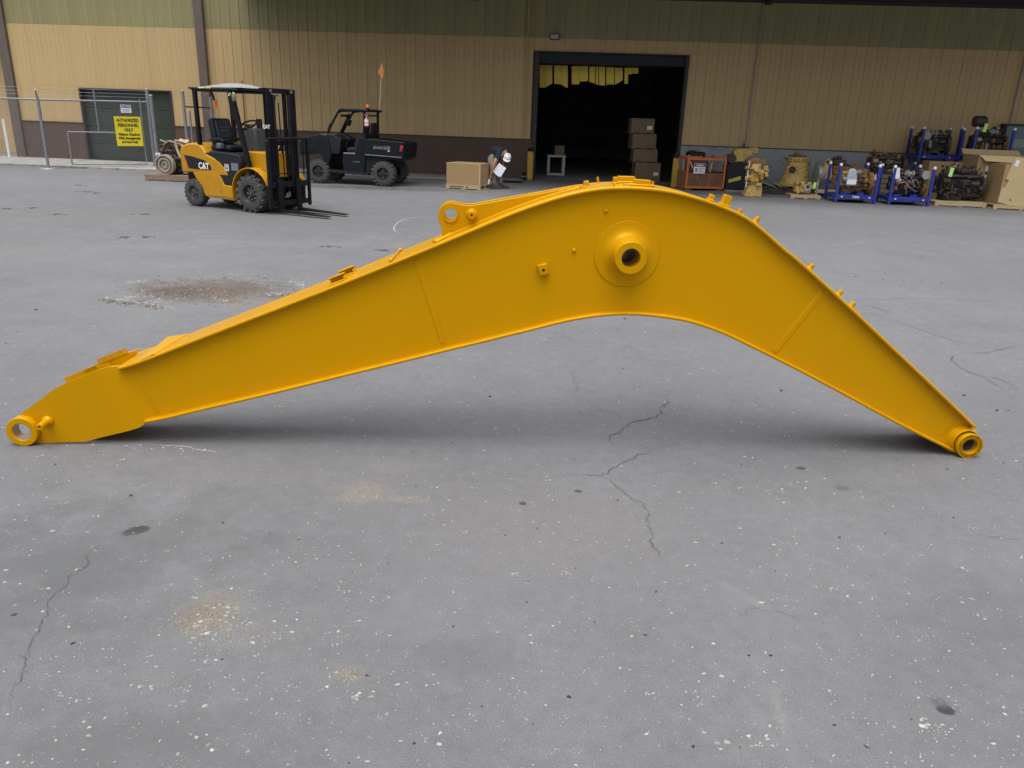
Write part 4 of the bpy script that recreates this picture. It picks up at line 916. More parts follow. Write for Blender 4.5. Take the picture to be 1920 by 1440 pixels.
MB().path([(1.78,.5,.3),(1.77,.46,1.0),(1.78,.44,1.9),(1.8,.5,2.02)], .012, 6, 4).path([(1.78,.54,.3),(1.77,.56,1.0),(1.78,.53,1.9)], .012, 6, 4).build('mast_hose', BLKP, FK)
q = fpt(501,238,.16); text('CAT', .085, WHT, FK, Matrix.Translation((1.845,.135,q[1])) @ Euler((R(90),0,0)).to_matrix().to_4x4(), bold=.003)
MB().bx(1.62,1.74,.13,.15,1.46,1.62).build('data_board', BLKM, FK)
q = fpt(521,183,.92); MB().path([(1.6,.98,1.80),(1.66,1.02,1.95),(1.72,1.02,1.72)], .01).build('mirror_arm', BLKM, FK)
MB().box((1.66,1.02,1.86),(.02,.11,.18),(0,0,R(20))).build('mirror', mat('mirror_glass', (.35,.38,.32), .15, .5), FK, bevel=.01)
# carriage, load backrest and forks
CXk = 1.93
def fbar(a, b, w_, h_, nm='backrest_bar'): return MB().bar(a, b, w_, h_, (1,0,0)).build(nm, BLKM, FK, bevel=.004)
by0, by1 = .035, 1.05
fbar((CXk,by0,.10),(CXk,by0,1.26),.05,.05); fbar((CXk,by1,.10),(CXk,by1,1.26),.05,.05)
MB().path([(CXk,by0,1.22),(CXk,by0+.02,1.285),(CXk,by0+.08,1.30),(CXk,by1-.08,1.30),(CXk,by1-.02,1.285),(CXk,by1,1.22)], .024, 8, 3).build('backrest_bar', BLKM, FK)
for y in (.105,.20,.285,.42,.49,.56,.68,.78,.93): fbar((CXk,y,.66),(CXk,y,1.30),.012,.022)
fbar((CXk-.004,by0,.70),(CXk-.004,by1,.70),.016,.02)
MB().bx(CXk-.03,CXk+.015,by0+.03,by1-.03,.46,.56).build('carriage_plate', BLKM, FK, bevel=.004); MB().bx(CXk-.03,CXk+.015,by0+.03,by1-.03,.14,.23).build('carriage_plate', BLKM, FK, bevel=.004)
for y in (.2,.88): MB().bx(CXk-.035,CXk+.0,y,y+.07,.2,.5).build('carriage_plate', BLKM, FK)
for y in (.26,.73):
    MB().bx(CXk+.017,CXk+.052,y-.06,y+.06,.035,.60).prism([(CXk+.02,.035),(CXk+.02,.08),(CXk+.6,.062),(CXk+1.12,.045),(CXk+1.14,.038),(CXk+1.13,.03)], y-.055, y+.055).build('fork', BLKM, FK, bevel=.004)
MB().bx(CXk+.005,CXk+.03,by0+.40,by0+.42,.30,.36).bx(CXk+.005,CXk+.03,by0+.35,by0+.45,.285,.30).bx(CXk+.005,CXk+.03,by0+.46,by0+.475,.30,.38).build('bright_clip', ALU, FK)

# ------------------------------------------------------------------ utility vehicle
UF = Frame(-5.32, 20.62, R(-8)); UT = thing('utility_vehicle', 'dark side-by-side utility vehicle with roof and cargo bed parked by the brown wall', 'utility vehicle', (UF.o.x, UF.o.y, 0), R(-8))
def up_(px, py, y=0.0): return UF.pt(px, py, y)
wr = up_(718,327,.0); wf = up_(596,318,.0)
RM2 = mat('matte_black_rim', (.016,.016,.018), .5, var=.2)
wheel(UT, wf[0], .31, .0, .24, .31, .15, RM2, 18, .024, bolts=4, dish=.05); wheel(UT, wf[0]+.0, .31, 1.30, 1.06, .31, .15, RM2, 18, .024, bolts=4, dish=.05)
wheel(UT, wr[0], .32, -.02, .25, .32, .155, RM2, 18, .026, bolts=4, dish=.05); wheel(UT, wr[0]+.0, .32, 1.32, 1.05, .32, .155, RM2, 18, .026, bolts=4, dish=.05)
Ua, Ub = .06, 1.22
def upoly(pts, y=Ua): return [up_(*p, y) for p in pts]
MB().prism(upoly([(560,266),(575,257),(600,251),(612,253),(616,262),(621,290),(616,306),(620,324),(614,322),(608,302),(603,290),(592,283),(575,284),(562,292)]), Ua, Ub).build('front_bodywork', NAVY, UT, bevel=.02)
MB().prism(upoly([(566,264),(600,250.5),(612,252.5),(608,257),(574,264)]), Ua+.03, Ub-.03).build('hood', mat('olive_grey_hood', (.05,.06,.038), .35, coat=.3), UT, bevel=.01)
MB().prism(upoly([(616,318),(690,325),(691,329),(616,323)]), Ua-.01, Ub).build('floor_sill', BLKP, UT, bevel=.005)
MB().prism(upoly([(643,287),(666,288),(669,270),(676,256),(684,258),(686,262),(685,296),(683,328),(645,325),(642,300)]), Ua, Ub).build('seat_base_panel', NAVY, UT, bevel=.012)
MB().prism(upoly([(644,286),(666,287),(666,289),(644,288)]), Ua-.004, Ub).build('panel_edge', ALU, UT)
MB().prism(upoly([(683,293),(756,297),(752,303),(735,301),(715,301),(700,309),(694,326),(684,327)]), Ua+.05, Ub-.05).build('rear_fender', BLKP, UT, bevel=.01)
bt = upoly([(683,262),(697,260.5),(752,266),(759,268),(757,297),(752,299),(685,293)])
bed = MB().prism(bt, Ua-.04, Ua+.02).build('cargo_bed', NAVY, UT, bevel=.012)
x0b, x1b = bt[0][0], bt[3][0]; zb, zt_ = bt[6][1], bt[2][1]
MB().prism(bt, Ub-.02, Ub+.04).bx(x0b,x0b+.05,Ua+.02,Ub-.02,zb,zt_).bx(x1b-.06,x1b-.01,Ua+.02,Ub-.02,zb+.02,zt_-.02).bx(x0b,x1b-.03,Ua+.02,Ub-.02,zb,zb+.05).build('bed_tub', NAVY, UT, bevel=.01)
MB().prism(upoly([(684,289),(753,294.5),(753,296),(684,290.5)], Ua-.045), Ua-.048, Ua-.041).build('bed_trim', ALU, UT)
for k_ in range(4):
    q = up_(697+k_*11.5, 264+k_*.7, Ua-.04); MB().box((q[0],Ua-.045,q[1]),(.09,.014,.035)).build('tie_down', BLKP, UT, bevel=.006)
q = up_(716,277.5,Ua-.04); shear_text(text('RANGER', .11, ALU, UT, face_y(q[0], Ua-.046, q[1]), bold=.002, sx=1.05))
q = up_(729,283.5,Ua-.04); text('XP', .045, WHT, UT, face_y(q[0], Ua-.058, q[1]), bold=.002)
q = up_(668,303.5,Ua); text('POLARIS', .045, ALU, UT, face_y(q[0], Ua-.003, q[1]), bold=.0005)
q = up_(752.5,279,Ua-.04); MB().box((q[0],Ua-.045,q[1]),(.075,.03,.14),(0,R(12),0)).build('tail_light', RED, UT, bevel=.01)
# cab: posts and roof
def tubeb(pts, r=.03, m_=BLKM, y=None): return MB().path(pts, r, 8, 3).build('cab_post', m_, UT)
for y in (Ua+.04, Ub-.04):
    p1 = up_(614,250,Ua+.04); p2 = up_(634,210,Ua+.04); p3 = up_(683,208,Ua+.04); p4 = up_(684,262,Ua+.04)
    tubeb([(p1[0],y,p1[1]),((p1[0]+p2[0])/2-.01,y,(p1[1]+p2[1])/2),(p2[0],y,p2[1])]); tubeb([(p3[0],y,p3[1]),(p4[0],y,p4[1])], .034)
    MB().path([(p2[0],y,p2[1]+.0),(p2[0]+.1,y,p2[1]+.03),(p3[0],y,p3[1]+.02)], .028).build('cab_rail', BLKM, UT)
    q = up_(619,237,Ua+.04); MB().box((q[0],y-.03,q[1]),(.06,.06,.16),(0,R(20),0)).build('post_clamp', BLKP, UT, bevel=.012)
rt = upoly([(633,209),(636,204),(644,203),(682,204),(691,206),(690,210),(660,209),(645,208.5)], Ua+.02)
MB().prism(rt, Ua-.02, Ub+.02).build('roof', NAVY, UT, bevel=.02)
q = up_(682,204,Ua); MB().cyl((q[0]+.02,.3,q[1]-.0),(q[0]+.02,.3,q[1]+.03),.05).build('beacon_base', BLKM, UT)
MB().lathe([(.045,0),(.043,.05),(.03,.075),(0,.08)], (q[0]+.02,.3,q[1]+.03), (0,0,1), 16).build('beacon', ORP, UT)
xr = up_(683,250,Ua)[0]
MB().bar((xr,Ua,1.22),(xr,Ub,1.22),.04,.04).bar((xr,Ua,1.72),(xr,Ub,1.72),.04,.04).build('roll_bar', BLKM, UT)
for y in (.36,.95): MB().box((xr-.06,y,1.28),(.10,.34,.52),(0,R(8),0)).build('seat_back', BLKP, UT, bevel=.04)
MB().bx(xr-.55,xr-.05,Ua+.15,Ub-.1,.80,.93).build('seat_bench', BLKP, UT, bevel=.04)
MB().box((xr-.30,.80,.98),(.26,.2,.14),(0,.2,.3)).box((xr-.25,.72,1.06),(.1,.1,.14),(.2,.2,.3)).build('yellow_jacket', mat('yellow_cloth', (.45,.28,.03), .9), UT, bevel=.03)
xd = up_(640,262,Ua)[0]; MB().prism([(p1[0]-.02,.75),(p1[0]-.05,1.2),(p1[0]+.15,1.24),(p1[0]+.36,1.12),(p1[0]+.30,.75)], Ua+.03, Ub-.03).build('dashboard', BLKP, UT, bevel=.02)
sc_ = Vector((p1[0]+.48,.40,1.18)); ax_ = Vector((.45,0,.9)).normalized()
cc = [sc_+(Vector((0,1,0))*cos(t)+ax_.cross(Vector((0,1,0)))*sin(t))*.17 for t in [2*PI*i/20 for i in range(21)]]
MB().path(cc, .015, 6).cyl(sc_, sc_-ax_*.3, .03).build('steering_wheel', BLKP, UT)
# inner windscreen brace with mirror, seen through the cab
q1 = up_(639,249,.9); q2 = up_(655,214,.9)
MB().path([(q1[0],.9,q1[1]),((q1[0]+q2[0])/2,.9,(q1[1]+q2[1])/2),(q2[0],.9,q2[1])], .035).build('cab_post', BLKM, UT)
q = up_(653,229,.9); MB().box((q[0],.9,q[1]),(.17,.06,.17),(0,R(25),0)).build('mirror', BLKM, UT, bevel=.03)
q = up_(646,217,.5); MB().box((q[0],.5,q[1]),(.20,.1,.06)).build('sun_visor', BLKM, UT, bevel=.02)
# fire extinguisher strapped to the rear post and whip flag
q = up_(688,229,Ua-.02); z0e = up_(688,238,Ua-.02)[1]; z1e = up_(688,219,Ua-.02)[1]
ex = thing('fire_extinguisher', 'red fire extinguisher with white label strapped to the rear post of the dark utility vehicle', 'fire extinguisher', tuple(Vector((UF.o.x+UF.u.x*q[0]+UF.n.x*(Ua-.05), UF.o.y+UF.u.y*q[0]+UF.n.y*(Ua-.05), z0e))), R(-8))
he = z1e-z0e; MB().lathe([(0,0),(.048,0),(.052,.02),(.052,he*.78),(.03,he*.9),(.015,he)], (0,0,0), (0,0,1), 20).build('cylinder', RED, ex)
MB().lathe([(.0528,he*.14),(.0528,he*.34)], (0,0,0), (0,0,1), 20).lathe([(.0528,he*.42),(.0528,he*.74)], (0,0,0), (0,0,1), 20).build('label_band', WHT, ex)
MB().cyl((0,0,he),(0,0,he+.03),.02).bar((-.06,0,he+.05),(.05,0,he+.03),.02,.015).build('valve', ALU, ex)
q0 = up_(708,258,Ub); q1 = up_(716,118,Ub)
MB().cyl((q0[0],Ub,q0[1]-.2),(q1[0],Ub,q1[1]),.012,.009,n=8).build('flag_pole', mat('pale_whip', (.6,.58,.52), .5), UT)
MB().add([(q1[0],Ub,q1[1]),(q1[0]-.11,Ub-.03,q1[1]-.22),(q1[0]+.01,Ub+.0,q1[1]-.38),(q1[0]+.05,Ub+.03,q1[1]-.17)], [(0,1,3),(1,2,3)]).build('flag', mat('orange_flag', (.95,.27,.06), .7), UT, smooth=0)
# ------------------------------------------------------------------ pallets and cartons
def pallet(name, label, loc, rz, L=1.1, W=.95, m=WOOD, h=.12, group=None):
    p = thing(name, label, 'pallet', loc, rz, group)
    n = 6
    for i in range(n):
        y = i*(W-.1)/(n-1); MB().bx(0,L,y,y+.1,h-.02,h).build('deck_board', m, p, bevel=.002)
    for y in (0,(W-.04)/2,W-.04): MB().bx(0.001,L-.001,y+.001,y+.039,.022,h-.021).build('stringer', m, p, bevel=.002)
    for x in (0,(L-.09)/2,L-.09): MB().bx(x,x+.09,.001,W-.001,0,.0215).build('bottom_board', m, p, bevel=.002)
    return p
def carton(name, label, loc, rz, L, W, Hh, m=CARD, group=None, flaps=False, tape=True):
    c = thing(name, label, 'cardboard box', loc, rz, group)
    MB().bx(0,L,0,W,0,Hh).build('body', m, c, bevel=.006)
    if tape: MB().bx(-.0015,L+.0015,W*.47,W*.53,Hh*.75,Hh+.0015).build('tape', mat('brown_tape', (.42,.28,.13), .3), c)
    return c
DOCK = Frame(0, 0, R(-4.4))
p0 = gp(836,353.0); p1 = gp(900.5,357.2); pa = math.atan2(p1.y-p0.y, p1.x-p0.x); PL = (p1-p0).xy.length
pallet('pallet', 'light wooden pallet under the low wide box beside the bending person', (p0.x, p0.y, 0), pa, PL, .78)
CB = Frame(p0.x, p0.y, pa)
hb = CB.pt(838,304)[1]
cb = carton('gaylord_box', 'wide low open cardboard box on a pale pallet beside the bending person', tuple(p0+Vector((.01,.01,.122))), pa, PL-.02, .76, hb-.13, CARD, tape=False)
MB().bx(-.003,PL-.017,-.003,.0,hb-.145,hb-.127).build('rim', CARDL, cb)
MB().bx(PL-.05,PL-.017,-.003,-.0005,.01,hb-.15).build('corner_strip', CARDL, cb)
pr = MB().bx(.12,.5,-.001,-.0003,-.075,-.045).bx(.56,.62,-.001,-.0003,-.08,-.04).build('stencil', mat('faint_stencil', (.12,.10,.07), .8), cb)
pr.location = (-.01,-.012,0)
# stack by the right side of the doorway
bs = at(1235,340,26.0)
stk = [(1190.5,1238,305,345,'lowest cardboard box of the leaning stack inside the doorway'),(1188,1233,280,302,'flat cardboard box second from the bottom of the stack inside the doorway'),(1186,1231,251,276,'cardboard box second from the top of the stack inside the doorway'),(1184,1227,222,248,'topmost cardboard box of the stack inside the doorway')]
zt_prev = 0
for i, (xa, xb, ya, yb, lab) in enumerate(stk):
    A = at(xa, (ya+yb)/2, 25.3); Bq = at(xb, (ya+yb)/2, 25.3); z1 = at((xa+xb)/2, ya, 25.3).z; z0 = max(0.0, at((xa+xb)/2, yb, 25.3).z)
    if i == 0: z0 = .115
    if i: 
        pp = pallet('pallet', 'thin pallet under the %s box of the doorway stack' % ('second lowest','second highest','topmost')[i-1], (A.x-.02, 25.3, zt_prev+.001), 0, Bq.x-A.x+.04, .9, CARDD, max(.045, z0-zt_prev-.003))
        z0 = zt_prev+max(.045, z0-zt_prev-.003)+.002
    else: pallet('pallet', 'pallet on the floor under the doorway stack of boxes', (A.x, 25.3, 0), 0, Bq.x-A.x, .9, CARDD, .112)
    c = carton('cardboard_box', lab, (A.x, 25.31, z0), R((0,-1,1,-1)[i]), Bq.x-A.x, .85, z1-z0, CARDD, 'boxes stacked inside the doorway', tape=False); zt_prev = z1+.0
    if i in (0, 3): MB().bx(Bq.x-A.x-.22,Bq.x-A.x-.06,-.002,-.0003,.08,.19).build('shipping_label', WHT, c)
# steel frame table with a small carton
t0 = at(1026,330,26.6); t1 = at(1058,330,26.6); tz = at(1040,291,26.6).z
tb = thing('frame_table', 'grey metal frame table standing just inside the open doorway', 'table', (t0.x, 26.6, 0))
tw = t1.x-t0.x; tm = mat('light_grey_table_paint', (.50,.52,.52), .5, var=.15, scale=10)
for x in (0, tw-.07):
    for y in (0, .75): MB().bx(x,x+.07,y,y+.07,0,tz-.06).build('leg', tm, tb)
MB().bx(-.02,tw+.02,-.02,.84,tz-.06,tz).build('tabletop', tm, tb); MB().bx(0.071,tw-.071,0,.07,.02,.09).bx(.0,.07,.071,.749,.02,.09).bx(tw-.07,tw,.071,.749,.02,.09).build('lower_rail', tm, tb)
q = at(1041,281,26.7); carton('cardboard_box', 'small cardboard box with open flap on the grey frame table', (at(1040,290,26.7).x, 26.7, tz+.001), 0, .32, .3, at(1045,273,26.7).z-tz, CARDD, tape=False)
# bollards
for px, pyb, lab, h_ in ((993,338,'yellow bollard with black top left of the open doorway',.93),(1263,352,'yellow bollard with black top right of the open doorway',.93)):
    g = gp(px, pyb); b = thing('bollard', lab, 'bollard', (g.x, g.y, 0), 0, 'yellow bollards beside the doorway')
    MB().bx(-.09,.09,-.07,.07,0,h_-.08).build('post', SAFY, b, bevel=.035); MB().bx(-.093,.093,-.073,.073,h_-.079,h_+.02).build('cap', BLKM, b, bevel=.02)
g = gp(983,338); cbx = thing('junction_box', 'small black box with grey top on the ground left of the left bollard', 'box', (g.x-.1, g.y, 0))
MB().bx(0,.16,0,.16,0,.10).build('base', BLKM, cbx); MB().bx(-.01,.17,-.01,.17,.101,.125).build('lid', ALU, cbx); MB().bx(.02,.15,.02,.15,.126,.24).build('upper_block', BLKM, cbx, bevel=.02)
g = gp(938,342); sc_ = thing('platform_scale', 'low dark grey platform scale on the ground behind the bending person', 'scale', (g.x, g.y, 0), R(-4))
MB().bx(0,.62,0,.55,.06,.10).build('deck', mat('grey_deck', (.12,.125,.13), .6), sc_, bevel=.005); MB().bx(.03,.6,.03,.5,0,.059).build('base', BLKM, sc_)

# ------------------------------------------------------------------ the bending person
def skinfig(name, chains, m, parent, sub=2):
    # chains: list of (list of (x,y,z,r), link-to-index or None)
    vs = []; es = []; rs = []; idx = {}
    for ch, start in chains:
        prev = start if start is not None else None
        for k_, (x, y, z, r) in enumerate(ch):
            vs.append((x, y, z)); rs.append(r); i = len(vs)-1
            if prev is not None: es.append((prev, i))
            prev = i
    me = bpy.data.meshes.new(name); me.from_pydata(vs, es, []); o = bpy.data.objects.new(name, me); C.objects.link(o); o.parent = parent
    o.modifiers.new('skin', 'SKIN')
    me.skin_vertices.new() if not me.skin_vertices else None
    for i, r in enumerate(rs):
        sv = me.skin_vertices[0].data[i]; sv.radius = (r, r) if not isinstance(r, tuple) else r; sv.use_root = (i == 0)
    s_ = o.modifiers.new('sub', 'SUBSURF'); s_.levels = sub; s_.render_levels = sub
    me.materials.append(m); return o
Yp = 21.0; HIP = at(921,291,Yp)
pe = thing('person', 'person in dark t-shirt and white cap bending over by the box with a paper', 'person', (HIP.x, Yp, 0))
def pq(px, py, dy, r): v = at(px, py, Yp+dy); return (v.x-HIP.x, dy, v.z, r)
# torso and trousers are separate garments over one continuous body
skinfig('body', [([pq(922,289,0,.10), pq(932,283,0,.12), pq(941,283,-.03,.12), pq(946,286,-.06,.09), pq(949,291,-.09,.055), pq(951,297,-.11,.075)], None),
    ([pq(929,301,-.24,.05), pq(926,311,-.26,.042), pq(921.5,322,-.24,.034), pq(919.5,333,-.22,.026), pq(918.5,338,-.22,.028)], 2),
    ([pq(941,297,.12,.05), pq(943,308,.10,.04), pq(941,313,-.05,.032), pq(939,315,-.10,.028)], 2)], SKIN, pe)
skinfig('trousers', [([pq(920,288,0,.135), pq(922,292,0,.14)], None), ([pq(921,300,-.10,.095), pq(924,316,-.12,.075), pq(926,332,-.10,.062), pq(926.5,346,-.10,.058)], 1), ([pq(925,300,.10,.095), pq(934,316,.12,.075), pq(938,332,.12,.062), pq(938.5,346,.10,.058)], 1)], TROU, pe)
skinfig('t_shirt', [([pq(921,286,0,.13), pq(928,283,0,.155), pq(936,284,-.02,.17), pq(943,286,-.05,.15), pq(947,289,-.08,.085)], None), ([pq(935,293,-.18,.085), pq(930,301,-.235,.068)], 2), ([pq(941,293,.12,.08), pq(942,300,.12,.062)], 2)], SHIRT, pe)
hd_ = at(950.5,296,Yp-.12); hx, hz = hd_.x-HIP.x, hd_.z
h_ = MB(); h_.ball((hx,-.12,hz), .1, (.85,.78,1.1), 16, 12); h_.box((hx+.03,-.21,hz-.04),(.03,.03,.045),(0,0,.2)); h_.ball((hx-.085,-.12,hz),.025,(.5,1,1.2)); h_.ball((hx+.085,-.12,hz-.0),.025,(.5,1,1.2)); h_.build('head', SKIN, pe)
MB().box((hx+.015,-.205,hz-.085),(.05,.012,.01)).ball((hx-.01,-.198,hz-.0),.010).ball((hx+.05,-.19,hz-.0),.010).build('face', mat('dark_features', (.05,.03,.025), .6), pe)
cm_ = Matrix.Translation((hx+.01,-.145,hz+.02)) @ Euler((R(42),R(16),0)).to_matrix().to_4x4()
cp_ = MB(cm_); cp_.ball((0,0,0), .106, (.95,1.08,.95), 18, 8, PI*.5); cp_.prism([(cos(t)*.10, -.07-sin(t)*.10) for t in [PI*i/10 for i in range(11)]], -.008, .002, 'xy'); cp_.build('cap', WHT, pe, smooth=50)
MB(cm_).ball((0,.0,.0), .1085, (.62,.7,.95), 12, 4, PI*.33).build('cap_panel', mat('grey_cap_print', (.18,.19,.19), .8), pe)
MB().ball((hx-.03,-.07,hz+.0),.1,(.85,.75,1.0)).build('hair', mat('dark_hair', (.03,.022,.02), .8), pe)
for i, (a, b) in enumerate((((918,338,-.22),0),((938.5,316,-.11),1))):
    v = pq(*a, 0) if False else pq(a[0], a[1], a[2], 0)
    hb_ = MB(); hb_.ball((v[0],v[1],v[2]-.02), .036, (.75,.45,1.1), 10, 8)
    for k_ in range(4):
        fx_ = v[0]-.026+.017*k_; L_f = (.062,.072,.068,.054)[k_]
        hb_.path([(fx_,v[1],v[2]-.045),(fx_+.004,v[1]-.012,v[2]-.045-L_f*.5),(fx_-.002,v[1]+.004,v[2]-.045-L_f)], .0085, 6, 2)
    hb_.path([(v[0]+.025,v[1]-.008,v[2]-.01),(v[0]+.048,v[1]-.022,v[2]-.04),(v[0]+.045,v[1]-.03,v[2]-.065)], .0095, 6, 2)
    hb_.build('hand', SKIN, pe, smooth=60)
v = pq(916.5,339,-.26,0); MB().box((v[0],v[1],v[2]-.03),(.05,.03,.13),(0,.15,0)).build('marker', PAPER, pe, bevel=.01)
for a in ((927.5,351,-.12),(940.5,351,.10)):
    v = pq(a[0],a[1],a[2],0); MB().prism([(v[0]-.10,.0),(v[0]-.10,.09),(v[0]-.04,.135),(v[0]+.03,.12),(v[0]+.10,.075),(v[0]+.19,.06),(v[0]+.205,.03),(v[0]+.20,0)], a[2]-.05, a[2]+.05).build('boot', BOOT, pe, bevel=.02)
pc = at(935.5,318.5,Yp-.25)
pp_ = tag(MB().box((0,0,0),(.215,.004,.28),(0,R(38),0)).box((.03,-.004,-.01),(.215,.002,.27),(0,R(30),0)).build('paper', PAPER), 'white sheet of paper hanging from the hand of the bending person', 'paper', None); pp_.location = pc; pp_.rotation_euler = (R(-8),0,R(-8))

# ------------------------------------------------------------------ orange work basket
b0 = gp(1284,357); b1 = gp(1356,358.5); bb = math.atan2(b1.y-b0.y, b1.x-b0.x); BL = (b1-b0).xy.length; KF = Frame(b0.x, b0.y, bb)
bk_ = thing('work_basket', 'orange steel cage basket with mesh sides standing at the grey wall', 'basket', (b0.x, b0.y, 0), bb)
zt = KF.pt(1320,295.5)[1]; BW = 1.0
for x in (0, BL-.05):
    for y in (0, BW-.05): MB().bx(x,x+.05,y,y+.05,.06,zt+.02).ball((x+.025,y+.025,zt+.03),.035).build('corner_post', ORNG, bk_)
for (a, b) in (((0,0),(BL,0)),((0,BW-.05),(BL,BW-.05))): MB().bx(a[0]+.051,b[0]-.051,a[1]+.005,a[1]+.045,zt-.07,zt).build('top_rail', ORNG, bk_); MB().bx(a[0]+.051,b[0]-.051,a[1]+.005,a[1]+.045,.5,.525).build('middle_rail', BLKM if a[1] == 0 else ORNG, bk_); MB().bx(a[0]+.051,b[0]-.051,a[1]+.005,a[1]+.045,.06,.12).build('bottom_rail', ORNG, bk_)
for x in (0.005, BL-.045): MB().bx(x,x+.04,.051,BW-.051,zt-.07,zt).build('top_rail', ORNG, bk_); MB().bx(x,x+.04,.051,BW-.051,.5,.53).build('middle_rail', ORNG, bk_); MB().bx(x,x+.04,.051,BW-.051,.06,.1).build('bottom_rail', ORNG, bk_)
MB().bx(.02,BL-.02,.02,BW-.02,.06,.08).build('floor', RUSTY, bk_); MB().bx(.02,.2,.05,BW-.05,0,.06).bx(BL-.2,BL-.02,.05,BW-.05,0,.06).build('skid', RUSTY, bk_)
MEP = mat('rusty_mesh', (.30,.14,.07), .7, var=.3)
ms = MB()
def mesh_fill(x0, x1, y, z0, z1, st=.055, ax=0):
    n = int((x1-x0+z1-z0)/st)
    for i in range(n+1):
        t = x0+i*st; k1 = min(z1-z0, i*st)
        a = (max(x0, t-(z1-z0)), min(z1, z0+(t-x0))); 
        # line going down-right from (x,z1..)
        xa = min(x1, t); za = z0+max(0, t-x1); xb = max(x0, t-(z1-z0)); zb = z0+min(z1-z0, t-x0)
        f = (lambda X, Z: (X, y, Z)) if ax == 0 else (lambda X, Z: (y, X, Z))
        if abs(xa-xb) > .01:
            ms.bar(f(xa, za), f(xb, zb), .010, .010); ms.bar(f(x0+x1-xa, za), f(x0+x1-xb, zb), .010, .010)
mesh_fill(.05, BL-.05, .02, .12, .5); mesh_fill(.05, BL-.05, BW-.03, .12, .5); mesh_fill(.05, BW-.05, .02, .1, .5, ax=1); mesh_fill(.05, BW-.05, BL-.02, .1, .5, ax=1)
stuff(ms.build('wire_mesh', MEP, bk_, smooth=0))
CRM = mat('cream_rail', (.55,.42,.24), .6)
MB().bar((BL*.60,.1,.10),(BL*.66,.1,zt-.07),.055,.03).build('brace', CRM, bk_); MB().bar((.08,.08,zt-.1),(.52,.08,.12),.03,.03,(0,1,0)).build('brace', CRM, bk_); MB().bar((.04,.4,.5),(.04,.42,.86),.04,.03).build('brace', CRM, bk_)
MB().bx(.2,.95,BW-.2,BW-.1,.1,.85).build('back_board', mat('brown_board', (.12,.07,.045), .8), bk_)
q = KF.pt(1311.5,316,-.02); ds_ = thing('danger_sign', 'white sign with red DANGER heading hung on the front of the orange basket', 'sign', tuple(Vector((b0.x+KF.u.x*q[0]-KF.n.x*.03, b0.y+KF.u.y*q[0]-KF.n.y*.03, q[1]))), bb)
MB().bx(-.165,.165,0,.006,-.135,.135).build('sign_plate', WHT, ds_); MB().bx(-.155,.155,-.003,-.0005,.05,.125).build('heading', BLKM, ds_)
MB().lathe([(0,0),(1,0)], (0,0,0), (0,1,0), 24)
e_ = MB().prism([(cos(2*PI*i/24)*.135, .0875+sin(2*PI*i/24)*.032) for i in range(24)], -.006, -.0035).build('red_oval', RED, ds_)
text('DANGER', .055, WHT, ds_, face_y(0,-.008,.0875), bold=.001)
MB().bx(-.13,-.06,-.003,-.0005,-.1,.02).bx(-.03,.13,-.003,-.0005,0,.022).bx(-.03,.11,-.003,-.0005,-.045,-.022).bx(-.04,.14,-.003,-.0005,-.1,-.075).build('small_print', mat('grey_print', (.25,.25,.3), .7), ds_)
q = at(1291,284,23.7); q2 = at(1322,291,23.7); bx_ = thing('black_tank', 'black plastic tank behind the orange basket against the grey wall', 'tank', (q.x, 23.6, 0))
MB().bx(0,q2.x-q.x,0,.5,.0,q.z).build('shell', BLKP, bx_, bevel=.05); MB().bx(.05,.2,.1,.3,q.z+.001,q.z+.03).build('cap', BLKM, bx_)

